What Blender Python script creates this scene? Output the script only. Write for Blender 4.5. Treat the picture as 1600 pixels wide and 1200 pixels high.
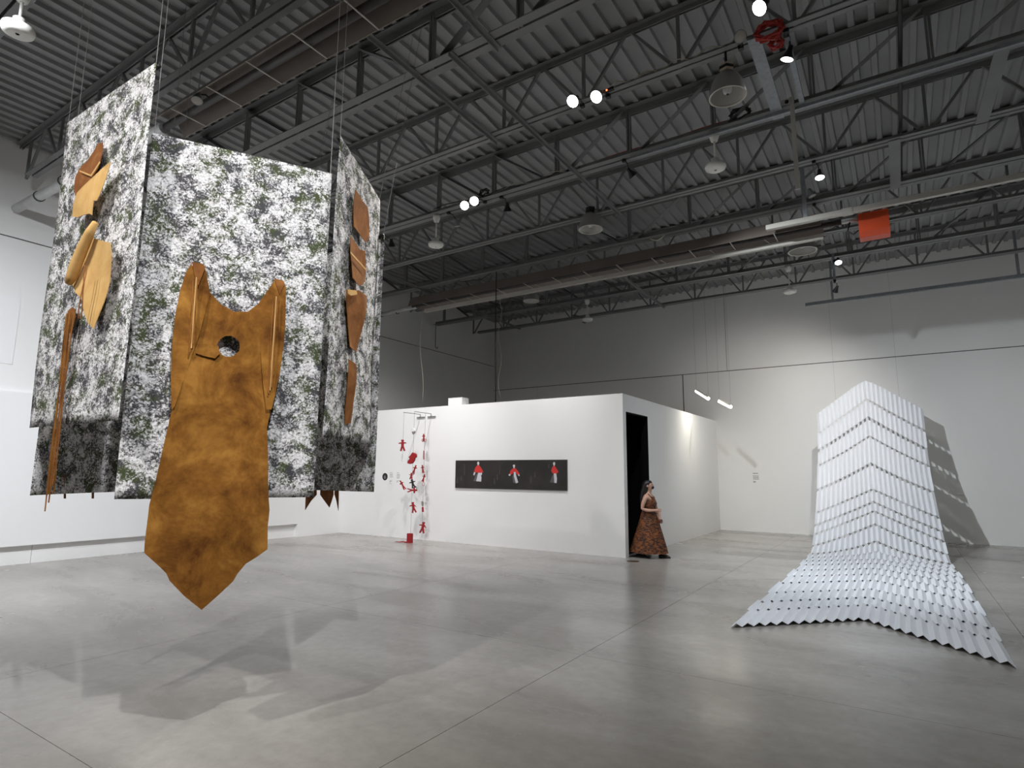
import bpy, bmesh, math, random
from mathutils import Vector, Matrix, geometry
random.seed(7)
sc = bpy.context.scene
COL = sc.collection
for o in list(bpy.data.objects): bpy.data.objects.remove(o)

# ------------------------------------------------------------------ camera
FPX, CAMH = 923.294, 1.82
RIGHT = Vector((0.8376159749, 0.5462087771, 0.0074464973))
UP = Vector((0.0752930953, -0.1289428525, 0.9887895077))
FWD = Vector((-0.5410456805, 0.8276652177, 0.1491303426))
CAM = Vector((0, 0, CAMH))
cd = bpy.data.cameras.new('camera'); cam = bpy.data.objects.new('camera', cd); COL.objects.link(cam)
cd.sensor_width = 36; cd.lens = FPX * 36 / 1600; cd.clip_end = 200
B = -FWD
cam.matrix_world = Matrix(((RIGHT.x, UP.x, B.x, 0), (RIGHT.y, UP.y, B.y, 0), (RIGHT.z, UP.z, B.z, CAMH), (0, 0, 0, 1)))
sc.camera = cam
# ------------------------------------------------------------------ world, exposure
w = bpy.data.worlds.new('world'); sc.world = w; w.use_nodes = True
w.node_tree.nodes['Background'].inputs[0].default_value = (.9, .95, 1, 1)
w.node_tree.nodes['Background'].inputs[1].default_value = 0.02
vs = sc.view_settings
vs.view_transform = 'Standard'; vs.look = 'None'; vs.gamma = 1; vs.use_curve_mapping = False
vs.exposure = 0.45
# lamps: (pixel or xyz, aim point, watts, cone degrees, colour, lens strength). The room's spotlights: seen ones by pixel at z 7.22
SPOTS = [
 ((895, 158), (-4.1, 3.6, 3.3), 300, 34, (1, .96, .9), 10),
 ((932, 151), (-4.0, 3.6, 3.1), 300, 34, (1, .96, .9), 10),
 ((1187, 12), (-3.8, 3.2, 2.6), 300, 56, (1, .96, .9), 10),
 ((1230, 92), (-3.4, 8.6, 0.0), 620, 92, (.9, .95, 1), 7),
 ((989, 274), (0.0, 15.6, 1.1), 1600, 90, (.90, .95, 1), 7),
 ((726, 321), (-4.2, 3.9, 3.3), 280, 30, (1, .95, .88), 11),
 ((741, 314), (-4.0, 3.6, 3.0), 180, 30, (1, .95, .88), 11),
 ((793, 329), (-8.0, 12.5, 1.5), 640, 90, (1, .98, .97), 7),
 ((612, 384), (-11.8, 12.5, 1.7), 620, 90, (1, .98, .97), 7),
 ((1281, 277), (-.7, 9.8, 0.0), 70, 58, (.82, .91, 1), 7),
 ((1310, 410), (-.4, 12.5, 0.0), 35, 80, (.80, .9, 1), 7),
]
# ceiling spotlights above and behind the viewer, out of the picture: the left wall, the cloth faces turned to the viewer and the near floor are lit by them
OFFSCREEN_SPOTS = [
 ('near_left_wall', (-7.2, -2.2, 7.2), (-14.4, 1.0, 1.0), 1500, 84, (.92, .95, 1), 'spotlight hung from the deck, aimed at the near left wall'),
 ('far_left_wall', (-7.0, 0.3, 7.2), (-14.4, 6.0, 1.0), 1380, 84, (.92, .95, 1), 'spotlight hung from the deck, aimed at the middle of the left wall'),
 ('left_floor', (-8.7, 0.5, 7.2), (-10.8, 8.3, 0.0), 800, 84, (.98, .97, 1), 'spotlight hung from the deck, aimed at the floor along the left wall'),
 ('long_cloth', (0.6, 0.0, 7.2), (-4.0, 2.4, 2.8), 1250, 42, (.97, .98, 1), 'spotlight hung from the deck, aimed at the big brown hide'),
 ('golden_cloth', (-4.9, -3.4, 7.2), (-4.9, 1.7, 3.2), 600, 44, (.98, .98, 1), 'spotlight hung from the deck, aimed at the golden hides'),
 ('near_floor', (-3.0, -2.4, 7.2), (-4.6, 2.2, 0.0), 760, 104, (1, .97, .92), 'spotlight hung from the deck, aimed at the floor under the cloths'),
]

# ------------------------------------------------------------------ pixel helpers
def ray(px, py):
    return RIGHT * ((px - 800) / FPX) + UP * ((600 - py) / FPX) + FWD
def on(px, py, ax, val):
    d = ray(px, py); t = (val - CAM[ax]) / d[ax]; return CAM + d * t
def on_plane(px, py, q, n):
    d = ray(px, py); t = (Vector(q) - CAM).dot(n) / d.dot(n); return CAM + d * t

# ------------------------------------------------------------------ materials
MATS = {}
def mat(name, col, rough=.6, metal=0, spec=.5, bump=0, bscale=40, var=0, vscale=3, emit=None, coords='Object', coat=0):
    if name in MATS: return MATS[name]
    m = bpy.data.materials.new(name); m.use_nodes = True; nt = m.node_tree; b = nt.nodes['Principled BSDF']
    b.inputs['Base Color'].default_value = (*col, 1); b.inputs['Roughness'].default_value = rough
    b.inputs['Metallic'].default_value = metal; b.inputs['Specular IOR Level'].default_value = spec
    if coat: b.inputs['Coat Weight'].default_value = coat
    if var or bump:
        tc = nt.nodes.new('ShaderNodeTexCoord')
    if var:
        n = nt.nodes.new('ShaderNodeTexNoise'); n.inputs['Scale'].default_value = vscale; n.inputs['Detail'].default_value = 6
        nt.links.new(tc.outputs[coords], n.inputs['Vector'])
        r = nt.nodes.new('ShaderNodeValToRGB')
        r.color_ramp.elements[0].position = .3; r.color_ramp.elements[1].position = .7
        r.color_ramp.elements[0].color = (*[c * (1 - var) for c in col], 1)
        r.color_ramp.elements[1].color = (*[min(1, c * (1 + var)) for c in col], 1)
        nt.links.new(n.outputs['Fac'], r.inputs['Fac']); nt.links.new(r.outputs['Color'], b.inputs['Base Color'])
    if bump:
        n2 = nt.nodes.new('ShaderNodeTexNoise'); n2.inputs['Scale'].default_value = bscale; n2.inputs['Detail'].default_value = 4
        nt.links.new(tc.outputs[coords], n2.inputs['Vector'])
        bp = nt.nodes.new('ShaderNodeBump'); bp.inputs['Strength'].default_value = bump; bp.inputs['Distance'].default_value = .01
        nt.links.new(n2.outputs['Fac'], bp.inputs['Height']); nt.links.new(bp.outputs['Normal'], b.inputs['Normal'])
    if emit:
        b.inputs['Emission Color'].default_value = (*emit[0], 1); b.inputs['Emission Strength'].default_value = emit[1]
    MATS[name] = m; return m

def concrete_floor():
    m = bpy.data.materials.new('polished_concrete'); m.use_nodes = True; nt = m.node_tree; b = nt.nodes['Principled BSDF']
    tc = nt.nodes.new('ShaderNodeTexCoord')
    mp = nt.nodes.new('ShaderNodeMapping'); mp.inputs['Scale'].default_value = (.55, 1.5, 1); mp.inputs['Rotation'].default_value = (0, 0, .5)
    nt.links.new(tc.outputs['Object'], mp.inputs['Vector'])
    n1 = nt.nodes.new('ShaderNodeTexNoise'); n1.inputs['Scale'].default_value = .8; n1.inputs['Detail'].default_value = 4; n1.inputs['Distortion'].default_value = .4
    nt.links.new(mp.outputs['Vector'], n1.inputs['Vector'])
    n2 = nt.nodes.new('ShaderNodeTexNoise'); n2.inputs['Scale'].default_value = 9; n2.inputs['Detail'].default_value = 8; n2.inputs['Roughness'].default_value = .7
    nt.links.new(tc.outputs['Object'], n2.inputs['Vector'])
    r1 = nt.nodes.new('ShaderNodeValToRGB'); r1.color_ramp.elements[0].position = .33; r1.color_ramp.elements[1].position = .68
    r1.color_ramp.elements[0].color = (.300, .284, .263, 1); r1.color_ramp.elements[1].color = (.425, .406, .380, 1)
    nt.links.new(n1.outputs['Fac'], r1.inputs['Fac'])
    r2 = nt.nodes.new('ShaderNodeValToRGB'); r2.color_ramp.elements[0].position = .3; r2.color_ramp.elements[1].position = .75
    r2.color_ramp.elements[0].color = (.86, .86, .86, 1); r2.color_ramp.elements[1].color = (1.06, 1.06, 1.05, 1)
    nt.links.new(n2.outputs['Fac'], r2.inputs['Fac'])
    mx = nt.nodes.new('ShaderNodeMixRGB'); mx.blend_type = 'MULTIPLY'; mx.inputs[0].default_value = 1
    nt.links.new(r1.outputs['Color'], mx.inputs[1]); nt.links.new(r2.outputs['Color'], mx.inputs[2])
    nt.links.new(mx.outputs['Color'], b.inputs['Base Color'])
    mr = nt.nodes.new('ShaderNodeMapRange'); mr.inputs['From Min'].default_value = .3; mr.inputs['From Max'].default_value = .7
    mr.inputs['To Min'].default_value = .30; mr.inputs['To Max'].default_value = .20
    nt.links.new(n1.outputs['Fac'], mr.inputs['Value']); nt.links.new(mr.outputs['Result'], b.inputs['Roughness'])
    b.inputs['Specular IOR Level'].default_value = .5
    return m

def foliage_cloth():
    """printed fabric: pale ground, dark twigs and green and blue-grey leaf clusters, small red berries; repeats like a print"""
    m = bpy.data.materials.new('foliage_print_cloth'); m.use_nodes = True; nt = m.node_tree; b = nt.nodes['Principled BSDF']
    N = nt.nodes.new; L = nt.links.new
    uv = N('ShaderNodeUVMap'); uv.uv_map = 'UVMap'
    def noise(scale, det, dist=0, rough=.6, off=(0, 0, 0), sc=(1, 1, 1), rot=0):
        mp = N('ShaderNodeMapping'); mp.inputs['Location'].default_value = off; mp.inputs['Scale'].default_value = sc; mp.inputs['Rotation'].default_value = (0, 0, rot)
        L(uv.outputs['UV'], mp.inputs['Vector'])
        n = N('ShaderNodeTexNoise'); n.inputs['Scale'].default_value = scale; n.inputs['Detail'].default_value = det
        n.inputs['Distortion'].default_value = dist; n.inputs['Roughness'].default_value = rough
        L(mp.outputs['Vector'], n.inputs['Vector']); return n.outputs['Fac']
    def ramp(fac, p0, p1, c0=(0, 0, 0), c1=(1, 1, 1)):
        r = N('ShaderNodeValToRGB'); r.color_ramp.elements[0].position = p0; r.color_ramp.elements[1].position = p1
        r.color_ramp.elements[0].color = (*c0, 1); r.color_ramp.elements[1].color = (*c1, 1); L(fac, r.inputs['Fac']); return r.outputs['Color']
    def mul(a, bb, op='MULTIPLY'):
        n = N('ShaderNodeMath'); n.operation = op
        for i, v in enumerate((a, bb)):
            if isinstance(v, (int, float)): n.inputs[i].default_value = v
            else: L(v, n.inputs[i])
        n.use_clamp = True; return n.outputs[0]
    def mix(f, a, bb):
        n = N('ShaderNodeMixRGB'); 
        if isinstance(f, (int, float)): n.inputs[0].default_value = f
        else: L(f, n.inputs[0])
        for i, v in enumerate((a, bb)):
            if isinstance(v, tuple): n.inputs[i + 1].default_value = (*v, 1)
            else: L(v, n.inputs[i + 1])
        return n.outputs[0]
    clus = noise(8.0, 4, .5, .65)                 # where leaves cluster
    leaf = noise(95, 5, .6, .75)                  # leaf-size speckle
    def madd(a, k, c):
        n = N('ShaderNodeMath'); n.operation = 'MULTIPLY_ADD'; L(a, n.inputs[0]); n.inputs[1].default_value = k
        if isinstance(c, (int, float)): n.inputs[2].default_value = c
        else: L(c, n.inputs[2])
        return n.outputs[0]
    wn = N('ShaderNodeTexNoise'); wn.inputs['Scale'].default_value = 30; wn.inputs['Detail'].default_value = 3; L(uv.outputs['UV'], wn.inputs['Vector'])
    mv = N('ShaderNodeMixRGB'); mv.inputs[0].default_value = .035; L(uv.outputs['UV'], mv.inputs[1]); L(wn.outputs['Color'], mv.inputs[2])
    vor = N('ShaderNodeTexVoronoi'); vor.feature = 'DISTANCE_TO_EDGE'; vor.inputs['Scale'].default_value = 40; L(mv.outputs[0], vor.inputs['Vector'])
    mid = noise(34, 4, 1.2, .7, (4, 4, 0)); val = madd(clus, 1.0, .20); val = madd(leaf, -.75, val); val = madd(mid, -.75, val); val = madd(vor.outputs['Distance'], -.35, val)
    inv = madd(val, -1.0, 0)                      # high = pale gap between leaves
    white = ramp(inv, .02, .19)
    hue = ramp(noise(6.5, 2, .3, .5, (3, 7, 0)), .45, .57)
    leafcol = mix(hue, (.058, .057, .062), (.056, .070, .030))
    ground = ramp(noise(60, 3, 0, .6, (1, 2, 0)), .36, .58, (.52, .51, .51), (.82, .81, .83))
    stk = ramp(noise(20, 4, .6, .7, (2, 8, 0), (1, 2.8, 1), .45), .58, .66)
    c1 = mix(mul(stk, .7), ground, (.09, .085, .08))
    c2 = mix(white, leafcol, c1)
    ber = ramp(noise(60, 2, 0, .5, (9, 1, 0)), .66, .72)
    berz = ramp(noise(5, 2, 0, .5, (5, 5, 0)), .55, .62)
    c3 = mix(mul(ber, mul(berz, .7)), c2, (.42, .15, .15))
    L(c3, b.inputs['Base Color']); b.inputs['Roughness'].default_value = .85; b.inputs['Specular IOR Level'].default_value = .2
    return m

def leather(name, c_dark, c_mid, c_light, scale=2.2):
    m = bpy.data.materials.new(name); m.use_nodes = True; nt = m.node_tree; b = nt.nodes['Principled BSDF']
    tc = nt.nodes.new('ShaderNodeTexCoord')
    n1 = nt.nodes.new('ShaderNodeTexNoise'); n1.inputs['Scale'].default_value = scale; n1.inputs['Detail'].default_value = 9; n1.inputs['Roughness'].default_value = .68; n1.inputs['Distortion'].default_value = .3
    nt.links.new(tc.outputs['Object'], n1.inputs['Vector'])
    r = nt.nodes.new('ShaderNodeValToRGB'); e = r.color_ramp.elements
    e[0].position = .34; e[0].color = (*c_dark, 1); e[1].position = .68; e[1].color = (*c_light, 1)
    k = e.new(.5); k.color = (*c_mid, 1)
    nt.links.new(n1.outputs['Fac'], r.inputs['Fac']); nt.links.new(r.outputs['Color'], b.inputs['Base Color'])
    n2 = nt.nodes.new('ShaderNodeTexNoise'); n2.inputs['Scale'].default_value = 160; nt.links.new(tc.outputs['Object'], n2.inputs['Vector'])
    bp = nt.nodes.new('ShaderNodeBump'); bp.inputs['Strength'].default_value = .15; bp.inputs['Distance'].default_value = .004
    nt.links.new(n2.outputs['Fac'], bp.inputs['Height']); nt.links.new(bp.outputs['Normal'], b.inputs['Normal'])
    b.inputs['Roughness'].default_value = .85; b.inputs['Specular IOR Level'].default_value = .15
    return m

WALL = mat('white_wall_paint', (.87, .87, .865), .75, var=.012, vscale=.7)
BLOCKW = mat('concrete_wall_paint', (.87, .865, .85), .8, var=.02, vscale=.6, bump=.05, bscale=30)
JOINT = mat('dark_joint', (.10, .092, .085), .9)
BLACKROOM = mat('black_paint', (.006, .006, .007), .9, spec=.1)
FLOOR = concrete_floor()
DECK = mat('grey_roof_deck', (.285, .285, .285), .55, var=.10, vscale=.8)
STEEL = mat('grey_painted_steel', (.19, .192, .19), .5, var=.08, vscale=2)
STEELD = mat('dark_painted_steel', (.065, .065, .064), .5)
GALV = mat('galvanised_steel', (.27, .285, .30), .5, metal=.25, var=.15, vscale=14)
WHITEM = mat('white_enamel', (.50, .48, .43), .45)
FANW = mat('fan_white_enamel', (.78, .77, .72), .45)
HOOD = mat('brown_hood_metal', (.21, .175, .15), .45, metal=.2, var=.1, vscale=2)
PIPE = mat('aluminised_pipe', (.50, .50, .50), .4, metal=.3, var=.1, vscale=5)
BLACKM = mat('black_metal', (.012, .012, .012), .5)
ORANGE = mat('orange_enamel', (.62, .075, .02), .45)
REDC = mat('red_cord_rubber', (.45, .035, .025), .5)
CREAM = mat('cream_cord', (.60, .55, .44), .6)
WIREM = mat('steel_wire', (.22, .22, .22), .5)
CLOTH = foliage_cloth()
HIDE = leather('smoked_hide', (.085, .028, .005), (.215, .088, .014), (.39, .185, .036), 3.4)
HIDEL = leather('golden_hide', (.47, .275, .10), (.56, .345, .13), (.64, .42, .18), 4)
HIDEB = leather('brown_hide', (.16, .06, .02), (.22, .085, .028), (.34, .145, .05), 5)
HIDEO = leather('orange_hide', (.14, .05, .012), (.22, .085, .022), (.32, .135, .038), 5)
PAPER = mat('white_pleated_paper', (.82, .84, .88), .75)
REDF = mat('red_felt', (.33, .010, .014), .8)
BLACKF = mat('black_felt', (.015, .013, .013), .8)
WHITEF = mat('white_felt', (.80, .80, .80), .8)

# ------------------------------------------------------------------ mesh builder
ORIGIN = {}
class MB:
    def __init__(s): s.v = []; s.f = []
    def add(s, vs_, fs):
        o = len(s.v); s.v += [Vector(v) for v in vs_]; s.f += [tuple(i + o for i in f) for f in fs]; return s
    def box(s, lo, hi):
        x0, y0, z0 = lo; x1, y1, z1 = hi
        return s.add([(x0, y0, z0), (x1, y0, z0), (x1, y1, z0), (x0, y1, z0), (x0, y0, z1), (x1, y0, z1), (x1, y1, z1), (x0, y1, z1)],
                     [(3, 2, 1, 0), (4, 5, 6, 7), (0, 1, 5, 4), (1, 2, 6, 5), (2, 3, 7, 6), (3, 0, 4, 7)])
    def beam(s, a, b, w, h, upv=(0, 0, 1)):
        a = Vector(a); b = Vector(b); d = (b - a).normalized(); u = Vector(upv)
        if abs(d.dot(u)) > .98: u = Vector((0, 1, 0))
        r = d.cross(u).normalized() * (w / 2); t = r.cross(d).normalized() * (h / 2)
        vs_ = [p + i * r + j * t for p in (a, b) for i, j in ((-1, -1), (1, -1), (1, 1), (-1, 1))]
        return s.add(vs_, [(0, 1, 2, 3), (7, 6, 5, 4), (0, 4, 5, 1), (1, 5, 6, 2), (2, 6, 7, 3), (3, 7, 4, 0)])
    def angle(s, a, b, leg, th, n1, n2):
        """steel angle from a to b: heel on the line, legs along n1 and n2"""
        a = Vector(a); b = Vector(b); n1 = Vector(n1); n2 = Vector(n2)
        pr = [n1 * 0 + n2 * 0, n1 * leg, n1 * leg + n2 * th, n1 * th + n2 * th, n1 * th + n2 * leg, n2 * leg]
        vs_ = [p + q for p in (a, b) for q in pr]
        return s.add(vs_, [(0, 1, 2, 3), (0, 3, 4, 5), (9, 8, 7, 6), (11, 10, 9, 6)] + [(i, i + 6, (i + 1) % 6 + 6, (i + 1) % 6) for i in range(6)])
    def tube(s, pts, r, n=8, caps=True):
        pts = [Vector(p) for p in pts]; m = len(pts); rs = r if isinstance(r, (list, tuple)) else [r] * m
        vs_ = []; u = None
        for i, p in enumerate(pts):
            d = (pts[min(i + 1, m - 1)] - pts[max(i - 1, 0)]).normalized()
            if u is None: u = d.orthogonal().normalized()
            u = (u - d * u.dot(d)).normalized(); v = d.cross(u)
            vs_ += [p + (u * math.cos(2 * math.pi * k / n) + v * math.sin(2 * math.pi * k / n)) * rs[i] for k in range(n)]
        fs = [(i * n + k, i * n + (k + 1) % n, (i + 1) * n + (k + 1) % n, (i + 1) * n + k) for i in range(m - 1) for k in range(n)]
        if caps: fs += [tuple(range(n - 1, -1, -1)), tuple((m - 1) * n + k for k in range(n))]
        return s.add(vs_, fs)
    def lathe(s, c, ax, prof, n=24, caps=False):
        """prof: list of (radius, distance along ax)"""
        c = Vector(c); ax = Vector(ax).normalized(); u = ax.orthogonal().normalized(); v = ax.cross(u)
        vs_ = [c + ax * h + (u * math.cos(2 * math.pi * k / n) + v * math.sin(2 * math.pi * k / n)) * max(r, 1e-4) for r, h in prof for k in range(n)]
        m = len(prof)
        fs = [(i * n + k, i * n + (k + 1) % n, (i + 1) * n + (k + 1) % n, (i + 1) * n + k) for i in range(m - 1) for k in range(n)]
        if caps: fs += [tuple(range(n - 1, -1, -1)), tuple((m - 1) * n + k for k in range(n))]
        return s.add(vs_, fs)
    def prism(s, pts, depth):
        """closed outline (3-D points) pushed along the vector depth"""
        pts = [Vector(p) for p in pts]; n = len(pts); d = Vector(depth)
        tris = geometry.tessellate_polygon([pts])
        s.add(pts + [p + d for p in pts], [tuple(t) for t in tris] + [tuple(i + n for i in reversed(t)) for t in tris] + [(i, (i + 1) % n, (i + 1) % n + n, i + n) for i in range(n)])
        return s
    def build(s, name, m, parent=None, smooth=False, origin=None):
        o0 = ORIGIN[parent.name] if parent else Vector(origin if origin else (0, 0, 0))
        me = bpy.data.meshes.new(name); me.from_pydata([v - o0 for v in s.v], [], s.f); me.update()
        bm = bmesh.new(); bm.from_mesh(me); bmesh.ops.recalc_face_normals(bm, faces=bm.faces); bm.to_mesh(me); bm.free()
        me.materials.append(m)
        if smooth:
            for p in me.polygons: p.use_smooth = True
        ob = bpy.data.objects.new(name, me); COL.objects.link(ob)
        if parent: ob.parent = parent; ORIGIN[ob.name] = o0
        else: ob.location = o0; ORIGIN[ob.name] = o0
        return ob
def share(src, name, parent, off):
    """another object on the same mesh, shifted"""
    ob = bpy.data.objects.new(name, src.data); COL.objects.link(ob); ob.parent = parent; ob.location = Vector(off); ORIGIN[ob.name] = ORIGIN[parent.name]; return ob
def tag(o, label, cat, group=None):
    o['label'] = label; o['category'] = cat
    if group: o['group'] = group
    return o
def struct(o, label=None, cat=None):
    o['kind'] = 'structure'
    if label: o['label'] = label
    if cat: o['category'] = cat
    return o
def thing(name, label, cat, loc, group=None):
    e = bpy.data.objects.new(name, None); COL.objects.link(e); e.location = loc; e.empty_display_size = .1
    ORIGIN[e.name] = Vector(loc); return tag(e, label, cat, group)
def smooth_by_angle(ob, deg=35):
    me = ob.data
    for p in me.polygons: p.use_smooth = True
    me.set_sharp_from_angle(angle=math.radians(deg))
def bake(ob):
    """apply modifiers"""
    dg = bpy.context.evaluated_depsgraph_get(); dg.update()
    me = bpy.data.meshes.new_from_object(ob.evaluated_get(dg)); old = ob.data
    ob.modifiers.clear(); ob.data = me; return ob

# ================================================================== SETTING
LW, RW, BW, FW = -14.5, 4.3, 20.75, -6.0          # walls: left, right, back, behind the camera
BX, BY, BH = -5.2, 12.56, 3.64                     # gallery box: corner and height
DECKZ = 8.34
# floor: dark bed and cast slabs parted by saw-cut joints
fl = MB().box((LW, FW, -.2), (RW, BW, -.05)).build('floor', JOINT, origin=(0, 0, -.2)); struct(fl, 'polished grey concrete floor with saw-cut joints', 'floor')
xs = [LW, -10.65, -6.75, -2.86, 1.03, RW]; ys = [FW, -1.9, 1.91, 5.71, 9.52, 13.33, 17.14, BW]
G = .0025
for i in range(len(xs) - 1):
    for j in range(len(ys) - 1):
        MB().box((xs[i] + G * (i > 0), ys[j] + G * (j > 0), -.06), (xs[i + 1] - G * (i < len(xs) - 2), ys[j + 1] - G * (j < len(ys) - 2), 0)).build('slab', FLOOR, fl)
# left wall: two courses of painted panels with a joint, gallery lining below
wl = MB().box((LW - .3, FW, -.1), (LW - .02, BW + .3, DECKZ + .12)).build('wall_left', JOINT, origin=(LW, 0, 0)); struct(wl, 'white painted left wall in two courses', 'wall')
yj = [FW, -2.6, 4.9, 12.4, BW]
for j in range(4):
    MB().box((LW - .05, yj[j] + .004, 0), (LW, yj[j + 1] - .004, 6.385)).build('wall_panel', BLOCKW, wl)
    MB().box((LW - .05, yj[j] + .004, 6.41), (LW, yj[j + 1] - .004, DECKZ + .12)).build('wall_panel', BLOCKW, wl)
lin = MB().box((LW - .01, FW, .36), (LW + .12, 11.0, 3.32)).build('trim_1', WALL, origin=(LW, 2, .36)); struct(lin, 'raised white gallery lining along left wall', 'wall lining')
l2 = MB().box((LW - .01, 11.0, 0), (LW + .12, BY + .02, 3.66)).build('trim_2', WALL, origin=(LW, 11.5, 0)); struct(l2, 'full-height white lining board beside the gallery box', 'wall lining')
hatch = MB().box((LW - .01, 2.6, 3.86), (LW + .012, 4.2, 5.2)).build('trim_3', WALL, origin=(LW, 3.4, 3.9)); struct(hatch, 'square white cover board on left wall', 'wall lining')
# back wall
wb = MB().box((LW, BW + .02, -.1), (RW, BW + .3, DECKZ + .12)).build('wall_back', JOINT, origin=(0, BW, 0)); struct(wb, 'white painted back wall of large panels', 'wall')
for a, b_, z0, z1 in [(LW, -12.3, 0, 5.33), (-12.29, -6.31, 0, 5.33), (-6.27, RW, 0, 5.33), (LW, -4.76, 5.355, DECKZ + .12), (-4.745, RW, 5.355, DECKZ + .12)]:
    MB().box((a, BW, z0), (b_, BW + .05, z1)).build('wall_panel', BLOCKW, wb)
wr = MB().box((RW, FW, -.1), (RW + .3, BW + .3, DECKZ + .12)).build('wall_right', BLOCKW, origin=(RW, 0, 0)); struct(wr, 'white painted right wall', 'wall')
wf = MB().box((LW, FW - .3, -.1), (RW, FW, DECKZ + .12)).build('wall_front', BLOCKW, origin=(0, FW, 0)); struct(wf, 'white painted wall behind the viewer', 'wall')
# fluted steel roof deck
mb = MB(); P0 = .255; x = LW - .2; prof = []
while x < RW + .2:
    prof += [(x, DECKZ), (x + .078, DECKZ), (x + .095, DECKZ + .055), (x + .238, DECKZ + .055)]; x += P0
for i in range(len(prof) - 1):
    (xa, za), (xb, zb) = prof[i], prof[i + 1]
    mb.add([(xa, FW - .1, za), (xb, FW - .1, zb), (xb, BW + .1, zb), (xa, BW + .1, za)], [(0, 1, 2, 3)])
mb.box((LW - .3, FW - .3, DECKZ + .062), (RW + .3, BW + .3, DECKZ + .2))
dk = mb.build('ceiling', DECK, origin=(0, 0, DECKZ)); struct(dk, 'dark grey fluted steel roof deck', 'ceiling')
# gallery box: front wall, side wall with doorway, black inside
T = .16
gb = MB().box((LW + .12, BY, 0), (BX, BY + T, BH)).build('wall_box_front', WALL, origin=(-10, BY, 0)); struct(gb, 'white freestanding partition wall carrying the dark panorama', 'wall')
D0, D1, DH = 12.68, 14.15, 3.24
mb = MB().box((BX - T, BY + T, 0), (BX, D0 + .06, BH)) if D0 + .06 > BY + T else MB()
mb.box((BX - T, D0 + .06, DH), (BX, D1, BH)).box((BX - T, D1, 0), (BX, BW, BH))
gs = mb.build('wall_box_side', WALL, origin=(BX, 16, 0)); struct(gs, 'white side wall of gallery box with tall black doorway', 'wall')
mb = MB().box((BX - 3.2, BY + T + .001, 0), (BX - 3.1, BW - .01, BH - .2)).box((BX - 3.1, BY + T + .001, BH - .3), (BX - T - .001, BW - .01, BH - .2))
mb.box((BX - 3.1, BY + T + .001, 0.002), (BX - T - .001, BY + T + .03, BH - .3)).box((BX - 3.1, D1 + .3, .002), (BX - T - .001, D1 + .36, BH - .3))
mb.box((BX - 3.1, BY + T + .03, .001), (BX - T - .001, D1 + .3, .012)).box((BX - T - .03, D1, .002), (BX - T - .001, D1 + .3, BH - .3))
mb.box((BX - T + .002, D1 - .012, .002), (BX - .004, D1 - .001, DH - .001)).box((BX - T + .002, BY + T + .061, DH - .012), (BX - .004, D1 - .012, DH - .001))
bi = mb.build('wall_box_inner', BLACKROOM, origin=(BX - 1, 13.4, 0)); struct(bi, 'black painted lining inside the doorway', 'wall')

# ================================================================== ROOF TRUSSES
NX = [-0.70 - 1.475 * n for n in range(-3, 10)]
def chord(z0, z1, x0, x1, Y, leg, gap, up, th=.012):
    m = MB(); s = 1 if up else -1; z = z0 if up else z1
    for sy in (-1, 1):
        m.angle((x0, Y + sy * gap / 2, z), (x1, Y + sy * gap / 2, z), leg, th, (0, sy, 0), (0, 0, s))
    return m
def truss(Y, heavy, label, group):
    zb = 7.47 - .009 * (Y - 5.7) - .03
    t = thing('roof_truss' if heavy else 'roof_joist', label, 'roof truss', (-5.1, Y, zb), group)
    leg, gap = (.125, .035) if heavy else (.085, .03)
    zt = DECKZ - .002
    chord(zt - leg, zt, LW, RW, Y, leg, gap, False).build('top_chord', STEEL, t)
    xl = LW + (.12 if heavy else .75)
    chord(zb, zb + leg, xl, RW - .3, Y, leg, gap, True).build('bottom_chord', STEEL, t)
    post = diag = dl = None
    if heavy:
        src = None
        for x_ in NX:
            if src is None:
                m = MB()
                for s in (-1, 1): m.beam((x_ + s * .022, Y, zb + .01), (x_ + s * .022, Y, zt - .01), .03, .075, (0, 1, 0))
                src = m.build('post', STEEL, t); x0 = x_
            else: share(src, 'post', t, (x_ - x0, 0, 0))
        sa = sb = None
        for a, b_ in zip(NX[:-1], NX[1:]):          # a is right of b_
            mid = (a + b_) / 2
            if mid > -5.2:
                if sa is None: sa = (MB().angle((a - .06, Y - .012, zt - .05), (b_ + .25, Y - .012, zb + .05), .11, .012, (0, -1, 0), (.45, 0, .9)).build('diagonal', STEEL, t), a)
                else: share(sa[0], 'diagonal', t, (a - sa[1], 0, 0))
            else:
                if sb is None: sb = (MB().angle((b_ + .06, Y - .012, zt - .05), (a - .25, Y - .012, zb + .05), .11, .012, (0, -1, 0), (-.45, 0, .9)).build('diagonal', STEEL, t), a)
                else: share(sb[0], 'diagonal', t, (a - sb[1], 0, 0))
    else:
        src = sa = sb = None
        for x_ in NX:
            h = 1.475 / 2
            if src is None:
                src = MB().beam((x_, Y, zb + .01), (x_, Y, zt - .01), .045, .045, (0, 1, 0)).build('post', STEEL, t); x0 = x_
                sa = MB().beam((x_ + .05, Y, zb + .03), (x_ + h - .03, Y, zt - .03), .04, .046, (0, 1, 0)).build('diagonal', STEEL, t)
                sb = MB().beam((x_ - .05, Y, zb + .03), (x_ - h + .03, Y, zt - .03), .04, .046, (0, 1, 0)).build('diagonal', STEEL, t)
            else:
                if x_ - h < LW: 
                    share(src, 'post', t, (x_ - x0, 0, 0)); share(sa, 'diagonal', t, (x_ - x0, 0, 0)); continue
                for q in (src, sa, sb): share(q, q.name.split('.')[0], t, (x_ - x0, 0, 0))
    return t
YT = [2.05 + 1.83 * k for k in range(10)]
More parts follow.
